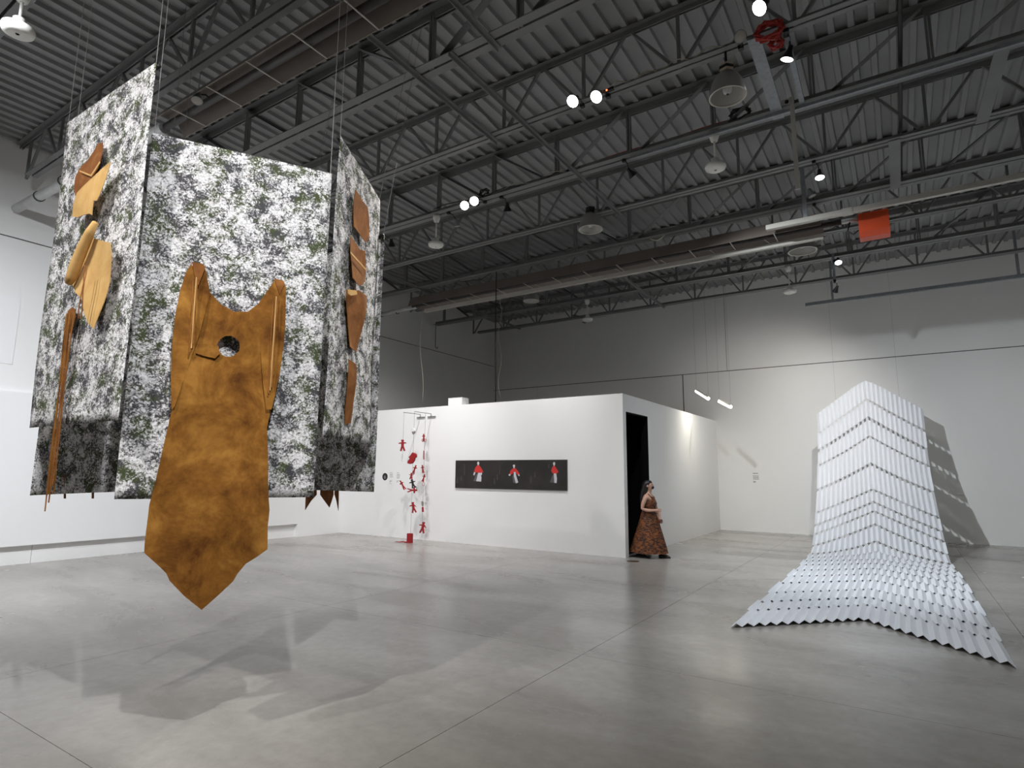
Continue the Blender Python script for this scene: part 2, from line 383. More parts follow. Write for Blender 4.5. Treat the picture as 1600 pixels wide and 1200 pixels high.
YL = ['steel roof truss with paired posts, its end carrying the disc-shaped fan beside the near heater',
      'slender steel roof joist above the brown open heater near the printed cloths',
      'steel roof truss with paired posts just behind the near brown heater',
      'slender steel roof joist that the large grey bell lamp hangs under',
      'steel roof truss with paired posts and a row of clamped spotlights and two white fans',
      'slender steel roof joist right behind the truss with the row of spotlights',
      'steel roof truss with paired posts just in front of the long heater with orange burner',
      'slender steel roof joist just behind the long heater with orange burner',
      'steel roof truss with paired posts behind the long heater, its end holding a hanging hook',
      'slender steel roof joist with V-shaped webs seen against the back wall']
TR = [truss(y, k % 2 == 0, YL[k], 'roof trusses') for k, y in enumerate(YT)]
def zb_of(Y): return 7.47 - .009 * (Y - 5.7) - .03
# bridging bars tying the bottom chords
for x_, ya, yb, lab in [(-4.70, YT[2], YT[5], 'grey angle bar bridging the bottom chords near the pair of spotlights'),
                        (-5.38, YT[1], YT[3], 'grey angle bar bridging the bottom chords behind the near heater'),
                        (-4.1, YT[0], YT[2], 'short grey angle bar bridging chords above the near heater'),
                        (-11.85, YT[4], YT[9], 'grey angle bar bridging the bottom chords by the left wall'),
                        (-6.2, YT[6], YT[9], 'grey angle bar bridging chords behind the long heater')]:
    b_ = MB().angle((x_, ya - .15, zb_of(ya) - .008), (x_, yb + .15, zb_of(yb) - .008), .06, .01, (1, 0, 0), (0, 0, -1)).build('bridging_bar', STEEL, origin=(x_, (ya + yb) / 2, zb_of(ya)))
    tag(b_, lab, 'steel bar')

# ================================================================== SPOTLIGHTS
def spotlight(pos, aim, watts, cone, colr, lens_strength, label, group=None, lit=True, r=.07, mount=None, off=None):
    pos = Vector(pos); d = (Vector(aim) - pos).normalized()
    t = thing('spotlight_%s_offscreen' % off if off else 'spotlight', label, 'spotlight', pos, group)
    hp = [(.022, -.17), (.030, -.165), (.034, -.11), (.040, -.09), (r * .8, -.03), (r, 0), (r * 1.02, .012), (r * .92, .012)]
    h = MB().lathe(pos, d, hp, 20).build('housing', BLACKM if lit else GALV, t, True)
    lm = mat('lens_%d' % int(lens_strength * 10 + colr[2] * 100), (1, 1, 1), .3, emit=(colr, lens_strength)) if lit else WHITEM
    MB().lathe(pos, d, [(r * .93, .006), (r * .6, .014), (.001, .018)], 20).build('lens', lm, h, True)
    mt = Vector(mount) if mount else pos + Vector((0, 0, .22))
    back = pos - d * .13
    MB().tube([back, (back + mt) / 2 + Vector((.02, 0, .03)), mt], .011, 6).build('stem', BLACKM, t, True)
    MB().box(mt - Vector((.03, .03, .03)), mt + Vector((.03, .03, .04))).build('clamp', BLACKM, t)
    if lit and watts:
        ld = bpy.data.lights.new('spot', 'SPOT'); ld.energy = watts; ld.spot_size = math.radians(cone); ld.spot_blend = 1.0; ld.color = colr; ld.shadow_soft_size = .06
        lo = bpy.data.objects.new('light_%s_offscreen' % off if off else 'spot', ld); COL.objects.link(lo); lo.parent = t; lo.location = d * .05
        lo.rotation_euler = d.to_track_quat('-Z', 'Y').to_euler()
    return t
SL = ['lit round spotlight, one of a close pair on the joist, beside red pilot light', 'lit round spotlight next to the tiny red pilot light on the joist',
      'glaring spotlight above the coil of red cord', 'lit spotlight clamped under the galvanised plate below the red cord coil',
      'lit tilted spotlight under the truss beside a white fan', 'glaring spotlight, further from the cable coil in its pair', 'glaring spotlight, beside the cable coil in its pair',
      'tilted lit spotlight lower than the glaring pair on the truss', 'small lit spotlight on the truss near the printed cloth edge',
      'lit spotlight beside the hanging galvanised struts', 'lit spotlight clamped halfway up the short hanging pole']
for k, (px, aim, wt, cone, c, ls) in enumerate(SPOTS):
    p = on(px[0], px[1], 2, 7.22)
    if k == 10: p = on(px[0], px[1], 1, 16.5)
    yc = min(YT, key=lambda q: abs(q - p.y)); mz = zb_of(yc) if abs(yc - p.y) < .5 else p.z + .25
    mount = (p.x + (.04 if k % 2 else -.05), yc if abs(yc - p.y) < .5 else p.y, mz - .02)
    if k == 10: mount = (-1.02, YT[8] - .19, p.z + .05)
    if k == 9: mount = (p.x - .05, YT[5], zb_of(YT[5]) - .02)
    spotlight(p, aim, wt, cone, c, ls, SL[k], 'spotlights on the trusses', True, .095 if k in (0, 1, 2, 5, 6) else .085, mount)
for nm, p, aim, wt, cone, c, lab in OFFSCREEN_SPOTS:
    spotlight(p, aim, wt, cone, c, 7, lab, 'spotlights outside the view', True, .085, (p[0], p[1], DECKZ - .035), nm)
for px, aimd, lab in [((714, 353), (0, .3, -1), 'unlit spotlight pointing down under the truss'), ((1157, 57), (0, -.9, -.5), 'unlit pale spotlight disc on the joist beside the red cord coil'),
                      ((1269, 306), (.3, 0, -1), 'unlit silver-rimmed spotlight by the galvanised struts'), ((308, 157), (.3, -.2, -1), 'unlit silver spotlight under the near brown heater')]:
    p = on(px[0], px[1], 2, 7.2 if px[0] != 308 else 6.85)
    if px[0] == 1269: p = on(px[0], px[1], 1, YT[6] - .3)
    yc = min(YT, key=lambda q: abs(q - p.y)); spotlight(p, p + Vector(aimd), 0, 0, (1, 1, 1), 0, lab, None, False, .075, (p.x - (.09 if px[0] == 1157 else 0), yc, zb_of(yc) - .02) if px[0] != 308 else (p.x, 4.05, 6.96))
p13 = on(1305, 455, 1, 16.5)
spotlight(p13, (-4.0, 20.7, 1.7), 310, 112, (1, .97, .91), 10, 'small lit spotlight at the foot of the short hanging pole', None, True, .07, (-1.05, YT[8] - .19, 6.68))

# ================================================================== HIGH BAY LAMPS, FANS
def high_bay(c, R_, ztop, label, block=False):
    c = Vector(c); t = thing('high_bay_lamp', label, 'ceiling lamp', (c.x, c.y, c.z), 'bell-shaped factory lamps')
    prof = [(.05, R_ * 1.45), (.30 * R_, R_ * 1.42), (.62 * R_, R_ * 1.2), (.82 * R_, R_ * .8), (.95 * R_, R_ * .35), (R_, .0), (R_ * 1.02, -.012), (R_ * .97, .01), (R_ * .9, R_ * .35), (R_ * .75, R_ * .8), (R_ * .55, R_ * 1.1), (.02, R_ * 1.2)]
    MB().lathe(c, (0, 0, 1), prof, 32).build('shade', mat('bell_shade_grey', (.27, .265, .26), .45), t, True)
    MB().lathe(c, (0, 0, 1), [(R_ * .955, .012), (R_ * .885, R_ * .35), (R_ * .735, R_ * .8), (R_ * .54, R_ * 1.08), (.02, R_ * 1.17)], 32).build('reflector', mat('pale_reflector', (.62, .61, .58), .35), t, True)
    MB().lathe(c, (0, 0, 1), [(R_ * 1.02, -.014), (R_ * .97, -.02), (R_ * .9, -.004), (R_ * .98, .01)], 32).build('rim', mat('lamp_rim', (.62, .60, .52), .4), t, True)
    b = MB().lathe(c + Vector((0, 0, R_ * .35)), (0, 0, 1), [(.02, -.06), (.055, -.03), (.07, .04), (.045, .12), (.035, .25)], 16).build('bulb', mat('unlit_bulb_glass', (.7, .7, .68), .1), t, True)
    zc = c.z + R_ * 1.42
    hexm = mat('ballast_cream', (.48, .40, .30), .5)
    bh = MB().lathe((c.x, c.y, zc), (0, 0, 1), [(R_ * .42, 0), (R_ * .42, R_ * .45)], 6, True).build('ballast_housing', hexm if block else BLACKM, t)
    if block: MB().lathe((c.x, c.y, zc), (0, 0, 1), [(R_ * .44, R_ * .16), (R_ * .44, R_ * .32)], 6, True).build('ballast_band', BLACKM, bh)
    MB().tube([(c.x, c.y, zc + R_ * .4), (c.x, c.y, ztop)], .018, 8).build('stem', BLACKM, t)
    return t
high_bay(on(1137, 150, 1, YT[3]), .235, zb_of(YT[3]) + .01, 'large grey bell lamp with cream ballast under the joist', True)
high_bay(on(923, 358, 1, YT[5]), .26, zb_of(YT[5]) + .01, 'grey bell lamp above the long heater hood')
high_bay(on(830, 470, 1, YT[7]), .25, zb_of(YT[7]) + .01, 'grey bell lamp half hidden under the long heater beside the dangling white cord')
high_bay(on(1254, 392, 1, YT[7]), .31, zb_of(YT[7]) + .01, 'grey bell lamp just under the orange burner end of the heater')
def fan(c, ztop, label, blades=False, scale=1.0):
    c = Vector(c); t = thing('ceiling_fan', label, 'ceiling fan', c, 'white ceiling fans'); s = scale
    MB().lathe(c, (0, 0, 1), [(.02, -.045 * s), (.10 * s, -.045 * s), (.155 * s, -.025 * s), (.168 * s, .01 * s), (.16 * s, .045 * s), (.10 * s, .065 * s), (.065 * s, .075 * s), (.065 * s, .15 * s), (.05 * s, .165 * s), (.02, .17 * s)], 28).build('motor', FANW, t, True)
    MB().tube([c + Vector((0, 0, .15)), (c.x, c.y, ztop - .1)], .017, 10).build('downrod', FANW, t, True)
    MB().lathe((c.x, c.y, ztop), (0, 0, -1), [(.02, 0), (.085, .005), (.08, .06), (.055, .15), (.02, .16)], 20).build('canopy', FANW, t, True)
    if blades:
        for k in range(3):
            a = math.radians(8 + 120 * k); d = Vector((math.cos(a), math.sin(a), 0)); n = Vector((-d.y, d.x, 0))
            MB().prism([c + d * .1 + n * .03 + Vector((0, 0, .055)), c + d * .62 + n * .055 + Vector((0, 0, .07)), c + d * .62 - n * .055 + Vector((0, 0, .04)), c + d * .1 - n * .03 + Vector((0, 0, .045))], (0, 0, .006)).build('blade', STEELD, t)
    return t
fan(on(28, 48, 1, YT[0]), zb_of(YT[0]), 'white ceiling fan with broad disc motor near the left wall top')
fan(on(1118, 262, 1, YT[4]), zb_of(YT[4]), 'white ceiling fan under the truss near the big bell lamp')
fan(on(681, 383, 1, YT[4]), zb_of(YT[4]), 'white ceiling fan under the truss between the printed cloth and the glaring spotlights')
fan(on(918, 500, 1, YT[8]), zb_of(YT[8]), 'white ceiling fan with dark blades seen before the back wall', True)
fan(on(1234, 456, 1, YT[8]), zb_of(YT[8]), 'white ceiling fan beneath the grey bell lamp and seen before the back wall')

# ================================================================== TUBE HEATERS, BATTENS, STRUTS
def heater(x0, x1, Y, Z, label, half=.25, xpipe0=None, hh=.2):
    t = thing('tube_heater', label, 'heater', ((x0 + x1) / 2, Y, Z))
    m = MB(); th = .008
    sec = [(-half, 0), (-half * .55, hh), (half * .55, hh), (half, 0), (half - .012, 0), (half * .55 - .01, hh - .01), (-half * .55 + .01, hh - .01), (-half + .012, 0)]
    m.add([(x0, Y + a, Z + b) for a, b in sec] + [(x1, Y + a, Z + b) for a, b in sec], [(i, (i + 1) % 8, (i + 1) % 8 + 8, i + 8) for i in range(8)] + [(0, 1, 6, 7), (1, 2, 5, 6), (2, 3, 4, 5), (8, 15, 14, 9), (9, 14, 13, 10), (10, 13, 12, 11)])
    m.build('reflector_hood', HOOD, t)
    inn = MB(); si = [(-half + .014, .003), (-half * .55 + .012, hh - .013), (half * .55 - .012, hh - .013), (half - .014, .003)]
    inn.add([(x0 + .01, Y + a, Z + b) for a, b in si] + [(x1 - .01, Y + a, Z + b) for a, b in si], [(i, i + 1, i + 5, i + 4) for i in range(3)]); inn.build('inner_liner', HOOD, t)
    MB().tube([(xpipe0 if xpipe0 else x0 - .05, Y, Z + .07), (x1 + .35, Y, Z + .07)], .055, 14).build('burner_tube', mat('dark_tube', (.045, .04, .037), .5), t, True)
    k = x0 + .6; src = None
    while k < x1:
        if src is None: src = MB().beam((k, Y - half, Z + .004), (k, Y + half, Z + .004), .018, .01).build('tie_rod', WHITEM, t); k0 = k
        else: share(src, 'tie_rod', t, (k - k0, 0, 0))
        k += .9
    for k in (x0 + .8, (x0 + x1) / 2, x1 - .8):
        if xpipe0 is None or k > -9:
            MB().tube([(k, Y, Z + hh), (k, Y, zb_of(Y) + .1)], .006, 6).build('hanger', WIREM, t)
    return t
hA = heater(-8.9, -1.5, 4.05, 6.9, 'brown open-bottomed tube heater above the printed cloths', .26)
pp = MB().tube([(LW + .05, 3.92, 6.98), (-9.0, 4.05, 6.97)], .085, 16).build('flue_pipe', PIPE, origin=(-12, 3.95, 6.98)); tag(pp, 'fat pale flue pipe reaching the upper left wall', 'pipe')
for x_ in (-13.4, -12.3): 
    cl = MB().lathe((x_, 3.95, 6.98), (1, 0, 0), [(.088, -.02), (.1, -.02), (.1, .02), (.088, .02)], 16).build('pipe_clamp', BLACKM, pp)
MB().tube([(-12.3, 3.95, 7.08), (-12.3, 3.9, zb_of(3.9) + .02)], .006, 6).build('hanger', WIREM, pp)
hB = heater(-12.4, -1.0, 13.32, 6.9, 'long brown tube heater hung across the far end of the hall', .27, None, .29)
pb = MB().tube([(LW + .05, 13.45, 6.93), (-12.3, 13.36, 6.95)], .07, 14).build('flue_pipe', PIPE, origin=(-13.4, 13.4, 6.93)); tag(pb, 'pale flue pipe running from the long heater to the left wall', 'pipe')
for x_ in (-13.9, -13.2): MB().lathe((x_, 13.42, 6.935), (1, 0, 0), [(.072, -.02), (.085, -.02), (.085, .02), (.072, .02)], 14).build('pipe_clamp', BLACKM, pb)
# orange burner box
ob = thing('burner_box', 'bright orange burner box on the end of the long heater', 'burner', (-.09, 13.3, 6.55))
MB().box((-.35, 13.14, 6.62), (.17, 13.5, 7.0)).build('casing', ORANGE, ob)
MB().prism([(-.35, 13.14, 6.62), (-.35, 13.5, 6.62), (-.35, 13.5, 6.53), (-.35, 13.24, 6.53)], (.52, 0, 0)).build('lower_panel', ORANGE, ob)
MB().tube([(-.35, 13.32, 6.97), (-.66, 13.32, 6.97)], .05, 12).build('coupling', PIPE, ob, True)
MB().tube([(-.5, 13.25, 6.9), (-.55, 13.2, 6.7), (-.45, 13.2, 6.62), (-.36, 13.25, 6.7)], .014, 8).build('gas_hose', BLACKM, ob, True)
# white battens (trough strips)
def batten(x0, x1, Y, Z, label, clips):
    t = thing('strip_batten', label, 'batten', ((x0 + x1) / 2, Y, Z))
    m = MB(); sec = [(-.05, 0), (.05, 0), (.05, .10), (.038, .10), (.038, .012), (-.038, .012), (-.038, .10), (-.05, .10)]
    m.add([(x0, Y + a, Z + b) for a, b in sec] + [(x1, Y + a, Z + b) for a, b in sec], [(i, (i + 1) % 8, (i + 1) % 8 + 8, i + 8) for i in range(8)] + [(0, 1, 4, 5), (1, 2, 3, 4), (0, 5, 6, 7), (13, 12, 9, 8), (12, 11, 10, 9), (15, 14, 13, 8)])
    m.build('channel', WHITEM, t)
    for k in clips:
        MB().beam((k, Y - .02, Z + .1), (k - .1, Y - .2, Z + .16), .012, .012).build('hanger_clip', WHITEM, t)
    return t
batten(-12.2, -1.02, 13.62, 6.80, 'long white strip batten slung along the long heater hood', [-11.5 + 1.18 * k for k in range(9)])
b2 = batten(-2.0, RW, 12.78, 6.90, 'white strip batten passing before the orange burner box', [])
MB().box((-.6, 12.72, 6.89), (-.42, 12.84, 7.01)).build('joint_sleeve', WHITEM, b2)
def strut(a, b, w_, h_, label, m=GALV, name='hanging_strut', cat='strut'):
    o = MB(); a = Vector(a); b = Vector(b)
    o.beam(a, b, w_, h_, (0, 1, 0)) if abs(a.z - b.z) > .5 else o.beam(a, b, w_, h_)
    return tag(o.build(name, m, origin=(a + b) / 2), label, cat)
strut((-1.25, 12.78, DECKZ), (-1.25, 12.78, 6.98), .075, .04, 'galvanised strut dropping from the deck to the white batten')
strut((-.975, YT[4] - .161, zb_of(YT[4]) + .1), (-.975, YT[4] - .161, 6.02), .06, .04, 'white painted pole hanging from the truss, beside the galvanised strut', WHITEM, 'hanging_pole', 'pole')
strut((-1.32, 19.28, DECKZ), (-1.32, 19.28, 6.92), .06, .04, 'galvanised strut holding the long wall-side channel')
strut((-1.05, YT[8] - .161, zb_of(YT[8]) + .08), (-1.06, YT[8] - .161, 6.64), .06, .04, 'short galvanised pole with two clamped spotlights')
strut((2.9, 19.28, DECKZ), (2.9, 19.28, 6.92), .06, .04, 'far galvanised strut holding the wall-side channel near right wall')
um = MB(); sec = [(-.05, 0), (.05, 0), (.05, .09), (.04, .09), (.04, .01), (-.04, .01), (-.04, .09), (-.05, .09)]
um.add([(-2.05, 19.28 + a, 6.86 + b) for a, b in sec] + [(RW, 19.28 + a, 6.86 + b) for a, b in sec], [(i, (i + 1) % 8, (i + 1) % 8 + 8, i + 8) for i in range(8)] + [(0, 1, 4, 5), (1, 2, 3, 4), (0, 5, 6, 7), (13, 12, 9, 8), (12, 11, 10, 9), (15, 14, 13, 8)])
tag(um.build('steel_channel', GALV, origin=(0, 19.28, 6.86)), 'long galvanised steel channel hung high before the back wall', 'channel')
strut((-1.18, YT[3] - .1, zb_of(YT[3]) - .02), (-1.2, YT[4] + .1, zb_of(YT[4]) - .02), .16, .03, 'wide galvanised plate spanning from joist to truss by the red cord', GALV, 'steel_plate', 'plate')
strut((-.82, YT[3] + .1, zb_of(YT[3]) - .02), (-.84, YT[4], zb_of(YT[4]) - .01), .07, .05, 'narrow galvanised strut beside the wide plate above a lit spotlight', GALV, 'steel_strut', 'strut')
strut((-3.6, YT[4] - .09, zb_of(YT[4]) - .061), (RW - .3, YT[4] - .09, zb_of(YT[4]) - .061), .05, .05, 'long galvanised strut running under the spotlight truss', GALV, 'lighting_strut', 'strut')
tag(MB().tube([(.42, 4.6, 7.62), (.42, YT[6] + .4, 7.56)], .028, 10).build('sprinkler_pipe', BLACKM, origin=(.42, 9, 7.6)), 'black pipe crossing the trusses high on the right', 'pipe')
P_ = on(1553, 130, 2, 7.42); strut((P_.x, YT[4] - .05, zb_of(YT[4]) - .012), (P_.x - .05, YT[5] + .1, zb_of(YT[5]) - .012), .17, .02, 'dull grey plate bridging truss and joist right of the black pipe', STEEL, 'steel_plate', 'plate')
P_ = on(1398, 250, 2, 7.40); strut((P_.x, YT[5] - .05, zb_of(YT[5]) - .012), (P_.x, YT[6] + .1, zb_of(YT[6]) - .012), .17, .02, 'dull grey plate bridging joist and heater truss near the orange box', STEEL, 'steel_plate', 'plate')
# cords and cables
def cord(pts, r, m, label, cat='cable', name='cable'):
    return tag(MB().tube(pts, r, 6).build(name, m, origin=pts[0], smooth=True), label, cat)
def coil(c, R_, turns, ax, r=.010):
    c = Vector(c); pts = []
    for k in range(turns * 14):
        a = k / 14 * 2 * math.pi; rr = R_ * (1 + .22 * math.sin(k * 1.7)); pts.append(c + Vector((math.cos(a) * rr, .04 * math.sin(k * .6), math.sin(a) * rr * .7)))
    return pts
pr = on(1203, 52, 1, YT[3] - .05)
cord(coil(pr + Vector((0, -.05, .0)), .15, 6, None, .012), .013, REDC, 'tangled coil of red extension cord over the joist', 'cord', 'extension_cord')
pr2 = on(1213, 68, 1, YT[3] + .1); cord(coil(pr2, .08, 4, None), .012, REDC, 'small red cord loop hanging below the joist', 'cord', 'extension_cord')
zc = zb_of(YT[4]) + .09
cord([(x_, YT[4] - .02, zc + .035 * abs(math.sin(x_ * 2.1)) + .01) for x_ in [-4.6 + .15 * k for k in range(20)]], .010, REDC, 'thin red cord lying along the spotlight truss', 'cord', 'extension_cord')
cord(coil((-1.75, YT[4] + .0, zc + .1), .14, 4, None, .01), .012, BLACKM, 'bundle of black cable lying on the spotlight truss')
cord(coil((-6.85, YT[4], zc + .1), .10, 3, None, .01), .012, BLACKM, 'black cable coil on the truss beside the glaring pair of spotlights')
cord([(x_, YT[4] - .04, zc + .03 + .05 * math.sin(x_ * 3)) for x_ in [-8.2 + .2 * k for k in range(6)]] + [(-6.7 + .2 * k, YT[4] - .03, zc + .06 * math.sin(k * .9)) for k in range(9)], .010, BLACKM, 'loose black cable along the truss by the fan')
cord([(-6.3 + .15 * k, YT[4] - .05, zc + .02 + .05 * math.sin(k * 1.1)) for k in range(12)], .008, CREAM, 'pale wire lying on the spotlight truss')
cord([(-3.2 + .12 * k, YT[3] - .05, zb_of(YT[3]) + .08 + .05 * math.sin(k * 1.7)) for k in range(16)], .009, CREAM, 'cream cord draped along the joist')
px_ = on(762, 425, 1, 12.6); cord([(-9.05, 13.0, 7.42), (-9.05, 13.0, 5.5), (-9.02, 13.0, 3.4)], .014, BLACKM, 'straight black cable dropping into the gallery box')
cord([Vector((on(781, 470, 1, YT[7]).x, YT[7], zb_of(YT[7]) + .01))] + [on(781 + 3 * math.sin(k * 1.3) * (k > 0), 470 + k * 15, 1, YT[7]) for k in range(11)], .009, CREAM, 'wavy pale cord dangling from the long heater')
cord([on(659 + 2.5 * math.sin(k * .9), 438 + k * 19, 1, 13.6) for k in range(11)], .008, CREAM, 'thin pale cord dangling by the left wall')
hk = cord([(-14.38, YT[8], zb_of(YT[8])), (-14.38, YT[8], 6.6), (-14.36, YT[8], 6.48), (-14.30, YT[8], 6.43), (-14.26, YT[8], 6.5)], .012, STEELD, 'dark hook hanging from the truss end at the left wall', 'hook', 'hook')
cord([on(1013 + k * 5, 371 + 9 * math.sin(math.pi * k / 6) - k * 1.5, 1, YT[6]) for k in range(7)], .012, CREAM, 'short pale wire loop under the truss')
cord([(-10.6, YT[6] - .05, 7.6), (-10.3, YT[6] - .05, 7.3), (-9.6, YT[6], 7.25), (-8.9, YT[6], 7.5)], .009, BLACKM, 'slack black cable slung beside the heater truss')

P_ = on(950, 142, 1, YT[3] - .09); sk_ = thing('cord_socket', 'small black cord socket with red pilot light beside the pair of spotlights', 'socket', P_)
MB().beam(P_ - Vector((.06, 0, 0)), P_ + Vector((.09, 0, .01)), .05, .04).build('body', BLACKM, sk_)
MB().lathe(P_ + Vector((-.01, -.026, 0)), (0, -1, -.3), [(.014, 0), (.010, .010), (.001, .014)], 10).build('pilot_light', mat('red_pilot', (.8, .1, .03), .4, emit=((1, .15, .04), 3)), sk_, True)
MB().tube([P_ + Vector((.09, 0, .01)), P_ + Vector((.3, .05, .02)), P_ + Vector((.55, .04, .09)), P_ + Vector((.9, .06, .08))], .009, 6).build('cord', CREAM, sk_, True)
P_ = Vector((on(1231, 173, 1, YT[4] - .08).x, YT[4] - .085, zb_of(YT[4]) + .013)); jb = thing('junction_box', 'small white junction box on the truss beside the white pole', 'box', P_)
MB().box(P_ - Vector((.08, .055, 0)), P_ + Vector((.08, .055, .10))).build('case', FANW, jb)
MB().lathe(P_ + Vector((0, -.055, .05)), (0, -1, 0), [(.03, 0), (.03, .01), (.001, .01)], 12).build('knob', BLACKM, jb)
# ================================================================== TUBE LIGHTS OVER THE BOX SIDE
for (a, b_), lab in zip([((1088, 611), (1107, 623)), ((1124, 627), (1142, 636))], ['glowing linear lamp hung nearest the box wall top', 'glowing linear lamp hung further out from the box wall']):
    A = on(*a, 1, 17.6); Bp = on(*b_, 1, 17.25)
    t = thing('linear_lamp', lab, 'lamp', (A + Bp) / 2, 'linear lamps')
    MB().tube([A, Bp], .045, 12).build('diffuser', mat('glowing_diffuser', (1, 1, 1), .4, emit=((1, .95, .85), 8)), t, True)
    MB().beam(A + Vector((0, 0, .045)), Bp + Vector((0, 0, .045)), .07, .03).build('housing', WHITEM, t)
    for q in (A, Bp): MB().tube([q + Vector((0, 0, .05)), (q.x, q.y, DECKZ)], .0022, 5).build('wire', WIREM, t)
    ld = bpy.data.lights.new('tube_light', 'AREA'); ld.shape = 'RECTANGLE'; ld.size = .5; ld.size_y = .08; ld.energy = 9; ld.color = (1, .93, .78)
    lo = bpy.data.objects.new('tube_light', ld); COL.objects.link(lo); lo.parent = t; lo.location = (0, 0, -.05); lo.rotation_euler = (0, 0, 0)

# ================================================================== HANGING PRINTED CLOTHS (hexagon)
PAN = {  # a corner (left end seen from outside), b corner, top, bottom
 'front': ((-4.25, 1.84), (-3.635, 2.905), 4.175, 1.635),
 'right': ((-3.745, 3.055), (-4.33, 4.085), 4.615, 2.085),
 'left': ((-5.475, 1.735), (-4.10, 1.755), 4.61, 2.13)}
ctr = Vector((-4.88, 2.93, 0))
def opp(k):
    a, b_, t_, bt = PAN[k]; a = Vector((*a, 0)); b_ = Vector((*b_, 0))
    return ((2 * ctr - a).xy, (2 * ctr - b_).xy)
PAN['back'] = (*opp('front'), 4.4, 2.3); PAN['backleft'] = (*opp('right'), 4.25, 1.63); PAN['backright'] = (*opp('left'), 4.25, 1.63)
LAB = {'front': 'long printed foliage cloth carrying the big brown hide', 'right': 'short printed foliage cloth carrying four small orange hides',
       'left': 'short printed foliage cloth carrying golden hide shapes and thongs', 'back': 'short printed foliage cloth hidden at the rear of the ring',
       'backleft': 'dark-sided long printed cloth hanging behind the cloth with golden hides', 'backright': 'dark-sided long printed cloth hanging behind the cloth with four small hides'}
NRM = {}
for k, (a, b_, zt, zb_) in PAN.items():
    a = Vector((a[0], a[1], 0)); b_ = Vector((b_[0], b_[1], 0)); d = (b_ - a); wd = d.length; d.normalize(); n = Vector((d.y, -d.x, 0)); NRM[k] = n
    t = thing('fabric_panel', LAB[k], 'cloth', ((a + b_) / 2 + Vector((0, 0, zb_))), 'printed cloths hung in a ring')
    nu, nv = 24, 40; vs_ = []; uvs = []
    for j in range(nv + 1):
        for i in range(nu + 1):
            u = i / nu; v = j / nv; z = zb_ + (zt - zb_) * v
            wv = .010 * math.sin(u * 9 + len(k)) * (1 - v) + .006 * math.sin(u * 17 + v * 3) * (1 - v) + .006 * math.sin(v * 7 + u * 2)
            p = a + d * (wd * u) + n * wv; vs_.append(Vector((p.x, p.y, z))); uvs.append((u * wd + len(k) * 1.37, v * (zt - zb_)))
    m = MB(); m.add(vs_, [(j * (nu + 1) + i, j * (nu + 1) + i + 1, (j + 1) * (nu + 1) + i + 1, (j + 1) * (nu + 1) + i) for j in range(nv) for i in range(nu)])
    c = m.build('cloth', CLOTH, t, True)
    uvl = c.data.uv_layers.new(name='UVMap')
    for lp in c.data.loops: uvl.data[lp.index].uv = uvs[lp.vertex_index]
    sm = c.modifiers.new('s', 'SOLIDIFY'); sm.thickness = .004; sm.offset = 0
    z = Vector((0, 0, zt))
    MB().tube([a - d * .006 + z - n * .016 - Vector((0, 0, .018)), b_ + d * .006 + z - n * .016 - Vector((0, 0, .018))], .013, 10).build('top_rod', BLACKM, t, True)
    for q in (a + d * .01, b_ - d * .01): MB().tube([q + z, Vector((q.x, q.y + (.70 if 3.6 < q.y < 4.4 else 0), DECKZ - .001))], .0022, 5).build('wire', WIREM, t)

